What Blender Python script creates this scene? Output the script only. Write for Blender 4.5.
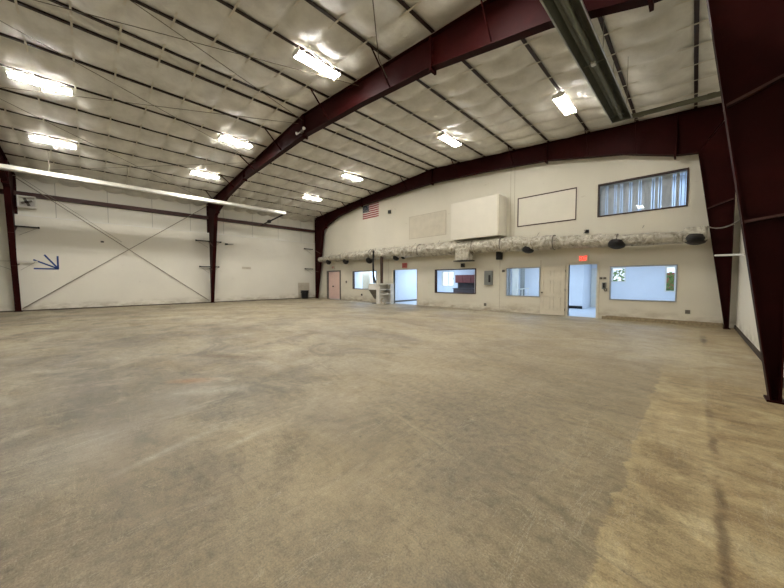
import bpy, bmesh, math, random
from mathutils import Vector, Matrix, noise

random.seed(7)
for o in list(bpy.data.objects):
    bpy.data.objects.remove(o)
SC = bpy.context.scene
COL = SC.collection

# ------------------------------------------------------------------ camera, world, light, exposure
F_PX, YAW, PITCH, ROLL, CAM_H = 302.85, 0.7839, 0.0439, -0.0013, 1.4382
cd = bpy.data.cameras.new('camera')
cd.sensor_fit = 'HORIZONTAL'; cd.sensor_width = 36.0; cd.lens = 36.0 * F_PX / 784.0
cd.clip_start = 0.05; cd.clip_end = 300
cam = bpy.data.objects.new('camera', cd); COL.objects.link(cam)
fw = Vector((-math.sin(YAW) * math.cos(PITCH), math.cos(YAW) * math.cos(PITCH), -math.sin(PITCH)))
r0 = Vector((math.cos(YAW), math.sin(YAW), 0)); u0 = r0.cross(fw)
rt = math.cos(ROLL) * r0 + math.sin(ROLL) * u0; up = -math.sin(ROLL) * r0 + math.cos(ROLL) * u0
mw = Matrix((rt, up, -fw)).transposed().to_4x4(); mw.translation = Vector((0, 0, CAM_H))
cam.matrix_world = mw
SC.camera = cam

SC.view_settings.view_transform = 'Standard'
SC.view_settings.look = 'None'
SC.view_settings.gamma = 1
SC.view_settings.use_curve_mapping = False
SC.view_settings.exposure = 1.70
TUBE_POWER = 70.0
TUBE_COLOR = (1.0, 0.985, 0.955)

world = bpy.data.worlds.new('daylight'); SC.world = world; world.use_nodes = True
bg = world.node_tree.nodes['Background']
bg.inputs[0].default_value = (0.72, 0.85, 1.0, 1); bg.inputs[1].default_value = 0.5


def area_light(name, loc, sx, sy, power, color, rot=(0, 0, 0)):
    l = bpy.data.lights.new(name, 'AREA'); l.shape = 'RECTANGLE'; l.size = sx; l.size_y = sy
    l.energy = power; l.color = color
    o = bpy.data.objects.new(name, l); COL.objects.link(o); o.location = loc; o.rotation_euler = rot
    return o


DAY = (0.57, 0.76, 1.0)  # daylight tint of unseen fill lamps added to brighten the offices
area_light('office_fill_light', (-18.0, 15.0, 2.5), 4, 1.0, 60, DAY)
area_light('office_fill_light', (-12.5, 16.6, 2.5), 1.6, 3, 40, DAY)
area_light('office_fill_light', (-8.9, 16.2, 2.5), 1.2, 1.2, 7, DAY)
area_light('office_fill_light', (-5.6, 15.4, 2.5), 1.4, 1.8, 24, DAY)
area_light('office_fill_light', (-1.8, 16.4, 2.5), 2.4, 3, 29, DAY)
area_light('office_fill_light', (-1.6, 15.9, 5.5), 2.4, 1.6, 26, DAY)

# ------------------------------------------------------------------ measures
D = 13.634          # face of the back wall
XL, XR = -22.742, 0.914
YF = -6.0           # wall behind the camera
RX, RZ, RS = -10.2, 7.452, 0.076


def roof_z(x):
    return RZ - RS * abs(x - RX)


FRAMES = (-2.35, 5.75, 13.33)

# ------------------------------------------------------------------ materials
def lin(r, g, b):
    def c(v):
        v /= 255.0
        return v / 12.92 if v <= 0.04045 else ((v + 0.055) / 1.055) ** 2.4
    return (c(r), c(g), c(b), 1)


class NT:
    def __init__(s, name):
        s.m = bpy.data.materials.new(name); s.m.use_nodes = True
        s.t = s.m.node_tree; s.n = s.t.nodes; s.p = s.n['Principled BSDF']

    def node(s, typ, **kw):
        nd = s.n.new(typ)
        for k, v in kw.items():
            setattr(nd, k, v)
        return nd

    def put(s, sock, v):
        if hasattr(v, 'is_linked') or hasattr(v, 'links'):
            s.t.links.new(v, sock)
        else:
            sock.default_value = v

    def coord(s, scale=(1, 1, 1), loc=(0, 0, 0), rot=(0, 0, 0)):
        c = s.node('ShaderNodeNewGeometry'); mp = s.node('ShaderNodeMapping')
        s.t.links.new(c.outputs['Position'], mp.inputs[0])
        mp.inputs[1].default_value = loc; mp.inputs[2].default_value = rot; mp.inputs[3].default_value = scale
        return mp.outputs[0]

    def objcoord(s, scale=(1, 1, 1)):
        c = s.node('ShaderNodeTexCoord'); mp = s.node('ShaderNodeMapping')
        s.t.links.new(c.outputs['Object'], mp.inputs[0]); mp.inputs[3].default_value = scale
        return mp.outputs[0]

    def noise(s, vec, scale, detail=4, rough=0.55, dist=0.0):
        nd = s.node('ShaderNodeTexNoise')
        s.t.links.new(vec, nd.inputs['Vector'])
        nd.inputs['Scale'].default_value = scale; nd.inputs['Detail'].default_value = detail
        nd.inputs['Roughness'].default_value = rough; nd.inputs['Distortion'].default_value = dist
        return nd.outputs['Fac']

    def ramp(s, fac, stops):
        nd = s.node('ShaderNodeValToRGB'); cr = nd.color_ramp
        while len(cr.elements) < len(stops):
            cr.elements.new(0.5)
        for e, (p, c) in zip(cr.elements, stops):
            e.position = p; e.color = c if len(c) == 4 else (*c, 1)
        s.t.links.new(fac, nd.inputs[0])
        return nd.outputs[0]

    def rng(s, fac, a, b, lo=0.0, hi=1.0):
        nd = s.node('ShaderNodeMapRange', interpolation_type='SMOOTHSTEP')
        s.t.links.new(fac, nd.inputs[0])
        for i, v in enumerate((a, b, lo, hi)):
            nd.inputs[1 + i].default_value = v
        return nd.outputs[0]

    def math(s, op, a, b=0.0, c=None):
        nd = s.node('ShaderNodeMath', operation=op)
        s.put(nd.inputs[0], a); s.put(nd.inputs[1], b)
        if c is not None:
            s.put(nd.inputs[2], c)
        return nd.outputs[0]

    def mix(s, fac, a, b, mode='MIX'):
        nd = s.node('ShaderNodeMix', data_type='RGBA', blend_type=mode)
        s.put(nd.inputs['Factor'], fac); s.put(nd.inputs[6], a); s.put(nd.inputs[7], b)
        return nd.outputs[2]

    def bump(s, h, strength, dist=0.01):
        nd = s.node('ShaderNodeBump'); nd.inputs['Strength'].default_value = strength
        nd.inputs['Distance'].default_value = dist
        s.t.links.new(h, nd.inputs['Height']); s.t.links.new(nd.outputs[0], s.p.inputs['Normal'])

    def xyz(s):
        c = s.node('ShaderNodeNewGeometry'); sp = s.node('ShaderNodeSeparateXYZ')
        s.t.links.new(c.outputs['Position'], sp.inputs[0])
        return sp.outputs


def simple(name, col, rough=0.6, metal=0.0, var=0.08, scale=6.0, spec=0.3, bump=0.0):
    """a painted or plain surface with a little uneven tone"""
    t = NT(name)
    n = t.noise(t.objcoord(), scale, 5)
    a = tuple(max(0, c * (1 - var)) for c in col[:3]) + (1,)
    b = tuple(min(1, c * (1 + var)) for c in col[:3]) + (1,)
    t.put(t.p.inputs['Base Color'], t.ramp(n, [(0.3, a), (0.7, b)]))
    t.p.inputs['Roughness'].default_value = rough; t.p.inputs['Metallic'].default_value = metal
    t.p.inputs['Specular IOR Level'].default_value = spec
    if bump:
        t.bump(n, bump)
    return t.m


def emit(name, col, power):
    t = NT(name)
    t.p.inputs['Base Color'].default_value = (*col[:3], 1)
    t.p.inputs['Emission Color'].default_value = (*col[:3], 1)
    t.p.inputs['Emission Strength'].default_value = power
    return t.m


def glass(name, tint=(1, 1, 1), refl=1.0):
    m = bpy.data.materials.new(name); m.use_nodes = True
    t = m.node_tree; t.nodes.clear()
    out = t.nodes.new('ShaderNodeOutputMaterial'); mx = t.nodes.new('ShaderNodeMixShader')
    tr = t.nodes.new('ShaderNodeBsdfTransparent'); gl = t.nodes.new('ShaderNodeBsdfGlossy')
    lw = t.nodes.new('ShaderNodeLayerWeight'); lw.inputs[0].default_value = 0.5
    pw = t.nodes.new('ShaderNodeMath'); pw.operation = 'POWER'; pw.inputs[1].default_value = 5.0
    ma = t.nodes.new('ShaderNodeMath'); ma.operation = 'MULTIPLY_ADD'; ma.inputs[1].default_value = 0.94; ma.inputs[2].default_value = 0.03
    t.links.new(lw.outputs['Facing'], pw.inputs[0]); t.links.new(pw.outputs[0], ma.inputs[0])
    tr.inputs[0].default_value = (*tint, 1); gl.inputs['Roughness'].default_value = 0.02
    gl.inputs[0].default_value = (refl, refl, refl, 1)
    t.links.new(ma.outputs[0], mx.inputs[0]); t.links.new(tr.outputs[0], mx.inputs[1])
    t.links.new(gl.outputs[0], mx.inputs[2]); t.links.new(mx.outputs[0], out.inputs[0])
    return m


def make_floor():
    t = NT('concrete')
    X, Y, Z = t.xyz()
    big = t.noise(t.coord((0.30, 0.42, 1), rot=(0, 0, 0.5)), 1.0, 6, 0.62, 0.6)
    mid = t.noise(t.coord((0.9, 1.5, 1), (3, 7, 0), (0, 0, 0.35)), 1.0, 8, 0.68, 0.8)
    swirl = t.noise(t.coord((0.75, 0.75, 1), (11, 4, 0)), 1.0, 9, 0.66, 1.2)
    streak = t.noise(t.coord((3.2, 0.7, 1), (1, 2, 0), (0, 0, 0.25)), 1.0, 8, 0.68, 0.7)
    streak2 = t.noise(t.coord((1.1, 4.6, 1), (6, 9, 0), (0, 0, 0.35)), 1.0, 7, 0.65, 0.6)
    fine = t.noise(t.coord((1, 1, 1)), 14.0, 7, 0.74)
    grit = t.noise(t.coord((1, 1, 1)), 95.0, 4, 0.65)
    c = t.ramp(big, [(0.34, lin(108, 100, 86)), (0.48, lin(136, 126, 107)), (0.64, lin(160, 149, 126))])
    c = t.mix(t.rng(swirl, 0.50, 0.64, 0, 0.62), c, lin(92, 86, 76))
    c = t.mix(t.rng(swirl, 0.46, 0.34, 0, 0.50), c, lin(170, 160, 138))
    c = t.mix(t.rng(mid, 0.54, 0.70, 0, 0.45), c, lin(122, 108, 84))
    c = t.mix(t.rng(streak, 0.58, 0.74, 0, 0.40), c, lin(186, 179, 160))
    c = t.mix(t.rng(streak2, 0.58, 0.72, 0, 0.22), c, lin(184, 176, 152))
    far_light = t.math('MULTIPLY', t.rng(t.math('ADD', Y, t.math('MULTIPLY', X, -0.25)), 2.5, 9.0, 0, 0.42), t.rng(big, 0.35, 0.6, 0.5, 1.0))  # far floor lightened: light falloff painted into the concrete colour
    c = t.mix(far_light, c, lin(180, 166, 138))
    # olive / ochre tone towards the right hand wall
    warm = t.math('MULTIPLY', t.rng(t.math('ADD', X, t.math('MULTIPLY', t.math('SUBTRACT', big, 0.5), 5.0)), -4.8, 0.0, 0, 0.62),
                  t.rng(mid, 0.25, 0.6, 1.0, 0.6))
    c = t.mix(warm, c, lin(150, 131, 92))
    # ground-down strip along the right wall, with a ragged edge
    edge = t.math('ADD', X, t.math('MULTIPLY', t.math('SUBTRACT', t.noise(t.coord((0.6, 3.2, 1)), 1.0, 8, 0.65), 0.5), 0.26))
    strip = t.math('MULTIPLY', t.rng(edge, -0.345, -0.32, 0, 1), t.rng(Y, 4.6, 7.2, 1.0, 0.25))
    broom = t.noise(t.coord((5.0, 46.0, 1), (0, 0, 0), (0, 0, 0.42)), 1.0, 5, 0.6, 0.5)
    patch = t.noise(t.coord((1.7, 2.4, 1), (9, 1, 0), (0, 0, 0.4)), 1.0, 8, 0.70, 0.5)
    sc_ = t.ramp(patch, [(0.34, lin(122, 104, 72)), (0.44, lin(160, 141, 103)), (0.54, lin(180, 161, 120)), (0.66, lin(198, 183, 144))])
    sc_ = t.mix(t.rng(broom, 0.50, 0.66, 0, 0.18), sc_, lin(190, 176, 140))
    sc_ = t.mix(t.rng(broom, 0.34, 0.46, 0.16, 0), sc_, lin(104, 88, 60))
    c = t.mix(t.math('MULTIPLY', strip, 0.70), c, sc_)
    # dark edge groove where the old partition stood
    gx = t.math('ADD', X, t.math('MULTIPLY', t.math('SUBTRACT', t.noise(t.coord((0.6, 2.6, 1), (4, 4, 0)), 1.0, 8, 0.7), 0.5), 0.14))
    groove = t.math('MULTIPLY', t.rng(t.math('ABSOLUTE', t.math('SUBTRACT', gx, 0.16)), 0.006, 0.045, 1, 0),
                    t.rng(t.noise(t.coord((0.8, 1.3, 1), (2, 5, 0)), 1.0, 7, 0.7), 0.42, 0.58, 0.12, 0.75))
    groove = t.math('MULTIPLY', groove, t.rng(Y, 4.2, 5.6, 1.0, 0.12))
    c = t.mix(groove, c, lin(80, 56, 30))
    right = t.math('MULTIPLY', t.rng(X, 0.14, 0.2, 0, 1), t.rng(patch, 0.40, 0.6, 0.7, 0.2))
    c = t.mix(t.math('MULTIPLY', right, 0.6), c, lin(116, 92, 58))

    # old oil and rust spots, plus broad paler and darker patches
    wob = t.math('ADD', t.math('MULTIPLY', t.math('SUBTRACT', swirl, 0.5), 2.6), t.math('MULTIPLY', t.math('SUBTRACT', fine, 0.5), 1.3))

    def spot(cx, cy, rx, ry, rot, col, amt):
        nonlocal c
        dx = t.math('SUBTRACT', X, cx); dy = t.math('SUBTRACT', Y, cy)
        ca, sa = math.cos(rot), math.sin(rot)
        a = t.math('DIVIDE', t.math('ADD', t.math('MULTIPLY', dx, ca), t.math('MULTIPLY', dy, sa)), rx)
        b = t.math('DIVIDE', t.math('SUBTRACT', t.math('MULTIPLY', dy, ca), t.math('MULTIPLY', dx, sa)), ry)
        d = t.math('SQRT', t.math('ADD', t.math('MULTIPLY', a, a), t.math('MULTIPLY', b, b)))
        d = t.math('ADD', d, wob)
        c = t.mix(t.math('MULTIPLY', t.rng(d, -0.3, 1.5, 1, 0), amt), c, col)
    rust, brown, pale, grey = lin(150, 98, 46), lin(100, 80, 56), lin(196, 188, 168), lin(96, 90, 80)
    spot(-5.9, 1.25, 1.1, 0.30, 0.45, lin(140, 124, 96), 0.6)
    spot(-5.1, 0.98, 0.32, 0.13, 0.95, rust, 0.75)
    spot(-6.35, 1.75, 0.75, 0.16, 0.6, brown, 0.85)
    spot(-6.35, 2.45, 0.35, 0.12, 0.9, pale, 0.5)
    spot(-4.4, 1.2, 0.5, 0.2, 0.9, pale, 0.45)
    spot(-3.55, 0.98, 0.45, 0.22, 0.7, grey, 0.6)
    spot(-3.1, 0.35, 0.06, 0.35, 0.35, pale, 0.45)
    spot(-2.85, 0.95, 0.05, 0.25, 0.25, pale, 0.35)
    spot(-2.35, -0.05, 0.9, 0.7, 0.9, lin(108, 96, 78), 0.55)
    spot(-1.25, 0.85, 0.35, 0.28, 0.5, lin(104, 95, 78), 0.5)
    spot(-4.2, 0.45, 0.5, 1.5, 0.9, lin(176, 168, 150), 0.4)
    spot(-2.0, 1.3, 0.5, 0.5, 0.4, lin(164, 150, 118), 0.4)
    spot(-1.8, 3.0, 0.9, 0.9, 0.3, lin(108, 97, 80), 0.65)
    spot(-1.2, 2.1, 0.6, 0.6, 0.3, lin(108, 99, 83), 0.6)
    spot(-0.75, 1.15, 0.25, 0.16, 0.3, lin(104, 98, 86), 0.55)
    spot(-10, 0.6, 2.2, 0.40, 0.2, lin(98, 92, 82), 0.55)
    spot(-13, 3.0, 3.5, 0.7, 0.25, pale, 0.4)
    spot(-9, 5.0, 4.0, 1.0, 0.2, pale, 0.35)
    spot(-16, 6.0, 5.0, 3.0, 0.2, lin(182, 170, 142), 0.45)
    spot(-4.0, 9.5, 6.0, 2.5, 0.0, lin(176, 160, 126), 0.45)
    spot(-0.1, 8.2, 1.6, 1.6, 0.2, lin(182, 174, 152), 0.6)
    spot(0.20, 10.3, 0.07, 0.75, 0.0, lin(58, 48, 36), 0.9)
    spot(-0.10, 3.3, 0.16, 0.30, 0.5, lin(104, 84, 54), 0.75)
    spot(-0.12, 2.75, 0.14, 0.2, 0.5, lin(104, 84, 54), 0.7)
    spot(-0.62, 2.05, 0.22, 0.05, -0.35, lin(86, 74, 54), 0.5)
    spot(-0.34, 2.33, 0.03, 0.06, 0.0, lin(56, 46, 34), 0.7)

    # long hairline saw cuts and cracks
    def hair(ax, k, c0, w, amt, col):
        nonlocal c
        v = t.math('ADD', X if ax == 0 else Y, t.math('MULTIPLY', Y if ax == 0 else X, k))
        v = t.math('ADD', v, t.math('MULTIPLY', t.math('SUBTRACT', mid, 0.5), 0.10))
        m = t.math('MULTIPLY', t.rng(t.math('ABSOLUTE', t.math('SUBTRACT', v, c0)), w * 0.4, w, 1, 0), t.rng(swirl, 0.42, 0.6, 0.1, 1))
        c = t.mix(t.math('MULTIPLY', m, amt), c, col)
    hair(1, -0.02, 5.75, 0.03, 0.35, lin(92, 82, 66))
    hair(0, 0.01, -11.0, 0.03, 0.3, lin(92, 82, 66))
    hair(1, 0.22, 1.78, 0.012, 0.55, lin(84, 74, 58))
    hair(1, 0.22, 1.80, 0.05, 0.22, lin(184, 172, 142))
    # small dark chips
    for sc, r0_, r1_, th in ((5.5, 0.02, 0.07, 0.54), (13.0, 0.03, 0.10, 0.57)):
        vo = t.node('ShaderNodeTexVoronoi'); t.t.links.new(t.coord((1, 1.3, 1), (sc, 0, 0)), vo.inputs['Vector']); vo.inputs['Scale'].default_value = sc
        dd = t.math('ADD', vo.outputs['Distance'], t.math('MULTIPLY', t.math('SUBTRACT', fine, 0.5), 0.12))
        specks = t.math('MULTIPLY', t.rng(dd, r0_, r1_, 1, 0), t.rng(swirl, th, th + 0.08, 0, 0.8))
        c = t.mix(specks, c, lin(64, 56, 46))
    # fine drag marks: along the hall on the left, across it on the right
    d1 = t.noise(t.coord((26.0, 4.0, 1), (0, 3, 0), (0, 0, -0.30)), 1.0, 6, 0.70, 0.6)
    d2 = t.noise(t.coord((4.5, 26.0, 1), (2, 0, 0), (0, 0, 0.36)), 1.0, 6, 0.68, 0.6)
    dm = t.mix(t.rng(t.math('ADD', X, t.math('MULTIPLY', swirl, 1.5)), -1.2, 0.4, 0, 1), t.ramp(d1, [(0.3, (0.88, 0.88, 0.87)), (0.5, (0.99, 0.99, 0.99)), (0.7, (1.11, 1.11, 1.11))]),
               t.ramp(d2, [(0.3, (0.89, 0.88, 0.86)), (0.5, (1, 1, 1)), (0.7, (1.09, 1.09, 1.08))]))
    c = t.mix(1.0, c, dm, 'MULTIPLY')
    d3 = t.noise(t.coord((2.6, 5.0, 1), (5, 1, 0), (0, 0, 0.30)), 1.0, 9, 0.78, 1.0)
    c = t.mix(1.0, c, t.ramp(d3, [(0.34, (0.82, 0.81, 0.80)), (0.5, (1, 1, 1)), (0.66, (1.10, 1.10, 1.09))]), 'MULTIPLY')
    # thin scratches, dark and pale
    for co, off, wdt, mk, amt, col in (((1.6, 6.5, 1), 0.47, 0.006, streak2, 0.55, lin(84, 76, 62)), ((5.0, 1.5, 1), 0.52, 0.006, swirl, 0.5, lin(84, 76, 62)), ((7.0, 1.2, 1), 0.5, 0.007, streak, 0.5, lin(198, 190, 170)),
                                       ((1.2, 5.0, 1), 0.54, 0.006, mid, 0.4, lin(192, 182, 154))):
        nn = t.noise(t.coord(co, (off * 10, 3, 0), (0, 0, 0.4)), 1.0, 7, 0.72, 0.9)
        ln = t.math('MULTIPLY', t.rng(t.math('ABSOLUTE', t.math('SUBTRACT', nn, off)), 0.001, wdt, 1, 0), t.rng(mk, 0.44, 0.60, 0, 1))
        c = t.mix(t.math('MULTIPLY', ln, amt), c, col)
    g = t.ramp(fine, [(0.28, (0.66, 0.65, 0.63)), (0.46, (0.99, 0.99, 0.99)), (0.72, (1.20, 1.19, 1.17))])
    c = t.mix(1.0, c, g, 'MULTIPLY')
    g2 = t.ramp(grit, [(0.3, (0.72, 0.72, 0.71)), (0.7, (1.24, 1.24, 1.23))])
    c = t.mix(1.0, c, g2, 'MULTIPLY')
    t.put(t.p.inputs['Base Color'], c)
    t.put(t.p.inputs['Roughness'], t.rng(mid, 0.3, 0.7, 0.5, 0.72))
    t.p.inputs['Specular IOR Level'].default_value = 0.35
    t.bump(t.math('ADD', fine, t.math('MULTIPLY', broom, t.math('MULTIPLY', strip, 0.8))), 0.25, 0.012)
    return t.m


def make_wall_paint(name, base, dirt, seam=None):
    t = NT(name)
    X, Y, Z = t.xyz()
    n1 = t.noise(t.coord((0.5, 0.5, 0.5)), 1.0, 6, 0.6)
    n2 = t.noise(t.coord((2, 2, 5)), 1.0, 6, 0.65)
    c = t.ramp(n1, [(0.3, tuple(v * 0.92 for v in base[:3])), (0.7, base[:3])])
    low = t.math('MULTIPLY', t.rng(Z, 0.0, 0.55, 1, 0), t.rng(n2, 0.35, 0.7, 0, 0.7))
    c = t.mix(low, c, dirt)
    marks = t.rng(n2, 0.66, 0.74, 0, 0.25)
    c = t.mix(marks, c, dirt)
    if seam:
        axis, step, off = seam
        v = t.math('FRACT', t.math('DIVIDE', t.math('ADD', (X, Y, Z)[axis], off), step))
        d = t.math('ABSOLUTE', t.math('SUBTRACT', v, 0.5))
        line = t.rng(d, 0.004 / step * 2, 0.02 / step, 1, 0)
        c = t.mix(t.math('MULTIPLY', line, 0.45), c, lin(96, 90, 78))
    t.put(t.p.inputs['Base Color'], c)
    t.p.inputs['Roughness'].default_value = 0.55; t.p.inputs['Specular IOR Level'].default_value = 0.3
    t.bump(n2, 0.05)
    return t.m


def make_fabric():
    t = NT('white vinyl insulation')
    n = t.noise(t.coord((1, 1, 1)), 2.2, 6, 0.6)
    n2 = t.noise(t.coord((3, 1.2, 3)), 4.0, 6, 0.7, 0.6)
    c = t.ramp(n, [(0.3, lin(200, 197, 188)), (0.7, lin(226, 224, 216))])
    c = t.mix(t.rng(n2, 0.60, 0.72, 0, 0.22), c, lin(150, 142, 126))
    t.put(t.p.inputs['Base Color'], c)
    t.p.inputs['Roughness'].default_value = 0.5; t.p.inputs['Specular IOR Level'].default_value = 0.35
    t.bump(t.math('ADD', n2, n), 0.25, 0.03)
    return t.m


def make_duct():
    t = NT('duct wrap foil')
    n = t.noise(t.coord((1, 1, 1)), 5.0, 7, 0.72, 0.8)
    n2 = t.noise(t.coord((1, 1, 1)), 1.2, 4)
    c = t.ramp(n, [(0.34, lin(118, 110, 94)), (0.48, lin(178, 171, 154)), (0.62, lin(220, 215, 200))])
    c = t.mix(t.rng(n2, 0.45, 0.65, 0, 0.35), c, lin(160, 150, 130))
    t.put(t.p.inputs['Base Color'], c)
    t.p.inputs['Roughness'].default_value = 0.42; t.p.inputs['Metallic'].default_value = 0.25
    t.bump(n, 1.0, 0.06)
    return t.m


def make_steel():
    t = NT('oxide red primer')
    n = t.noise(t.coord((1, 1, 1)), 1.6, 7, 0.65)
    n2 = t.noise(t.coord((1, 1, 1)), 22, 4, 0.6)
    c = t.ramp(n, [(0.3, lin(36, 6, 5)), (0.55, lin(42, 8, 7)), (0.75, lin(50, 11, 10))])
    c = t.mix(t.rng(n2, 0.66, 0.74, 0, 0.15), c, lin(70, 36, 30))
    t.put(t.p.inputs['Base Color'], c)
    t.p.inputs['Roughness'].default_value = 0.55; t.p.inputs['Specular IOR Level'].default_value = 0.07
    return t.m


M = dict(
    floor=make_floor(), fabric=make_fabric(), duct=make_duct(), steel=make_steel(),
    wall=make_wall_paint('painted white panel', lin(222, 216, 198), lin(140, 120, 88)),
    liner=make_wall_paint('white liner sheet', lin(226, 221, 206), lin(150, 136, 108)),
    upper=make_wall_paint('white insulation facing', lin(230, 226, 212), lin(170, 162, 144), (1, 1.93, 1.03 + 0.965)),
    office=simple('office paint', lin(228, 231, 236), 0.6, 0, 0.03, 1.5),
    officefloor=simple('office floor', lin(196, 202, 210), 0.35, 0, 0.06, 2.0),
    purlin=simple('dark purlin steel', lin(44, 28, 24), 0.5, 0, 0.2, 9),
    girt=simple('brown girt steel', lin(70, 42, 36), 0.5, 0, 0.15, 7),
    strap=simple('white banding', lin(206, 200, 186), 0.5, 0, 0.05, 5),
    white=simple('white enamel', lin(226, 223, 214), 0.4, 0, 0.04, 5),
    cream=simple('cream enamel', lin(214, 206, 186), 0.5, 0, 0.06, 4),
    box=simple('white sheet box', lin(226, 220, 204), 0.5, 0, 0.03, 2),
    pink=simple('pink door paint', lin(222, 192, 182), 0.5, 0, 0.05, 4),
    brown=simple('dark brown frame', lin(66, 46, 36), 0.5, 0, 0.2, 8),
    alu=simple('aluminium', lin(176, 176, 172), 0.35, 0.8, 0.08, 6),
    galv=simple('galvanised trough', lin(112, 112, 98), 0.45, 0.6, 0.15, 5),
    pipegrey=simple('grey flue pipe', lin(96, 95, 80), 0.55, 0.1, 0.1, 5),
    silver=simple('bright steel tube', lin(222, 218, 206), 0.35, 0.3, 0.1, 4),  # bright base paints in the side light on the left heater
    dark=simple('dark grille', lin(38, 35, 32), 0.5, 0.2, 0.2, 12),
    black=simple('black plastic', lin(20, 20, 21), 0.4, 0, 0.15, 8),
    grey=simple('grey enamel', lin(128, 130, 126), 0.45, 0.1, 0.08, 6),
    greydark=simple('worn grey steel', lin(112, 106, 96), 0.5, 0.3, 0.25, 9),
    cable=simple('steel rod', lin(98, 90, 76), 0.5, 0.5, 0.1, 9),
    rodlight=simple('galvanised rod', lin(146, 138, 122), 0.45, 0.4, 0.1, 9),
    blue=simple('blue tape', lin(36, 62, 120), 0.6, 0, 0.1, 9),
    red=simple('flag red', lin(150, 38, 46), 0.8, 0, 0.12, 20),
    flagwhite=simple('flag white', lin(214, 202, 192), 0.8, 0, 0.08, 20),
    navy=simple('flag navy', lin(44, 54, 66), 0.8, 0, 0.12, 20),
    wood=simple('stained sill wood', lin(150, 134, 106), 0.8, 0, 0.25, 16, bump=0.3),
    dirt=simple('dirty base strip', lin(66, 56, 44), 0.8, 0, 0.35, 7, bump=0.3),
    cabinet=simple('red brown cabinet', lin(110, 56, 50), 0.4, 0, 0.15, 5),
    counter=simple('dark counter', lin(74, 62, 58), 0.35, 0, 0.2, 9),
    blind=simple('vertical blind', lin(222, 219, 208), 0.7, 0, 0.05, 5),
    sheet=simple('painted cover sheet', lin(208, 200, 180), 0.6, 0, 0.06, 3),
    board=simple('beige board', lin(190, 180, 160), 0.7, 0, 0.12, 3),
    faded=simple('faded red plastic', lin(196, 120, 108), 0.6, 0, 0.1, 8),
    leaf=simple('green foliage', lin(84, 128, 62), 0.7, 0, 0.4, 5),
    ground=simple('grass ground', lin(120, 140, 84), 0.9, 0, 0.3, 2),
    brick=simple('red brick', lin(160, 92, 80), 0.8, 0, 0.3, 8),
    tube=emit('fluorescent tube', TUBE_COLOR, TUBE_POWER),
    exitlit=emit('lit exit letters', (1.0, 0.05, 0.03), 0.7),
    glass=glass('window glass'), glassdark=glass('upper glass', (0.92, 0.95, 1.0)),
)

# ------------------------------------------------------------------ mesh helpers
ORG = {}


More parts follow.
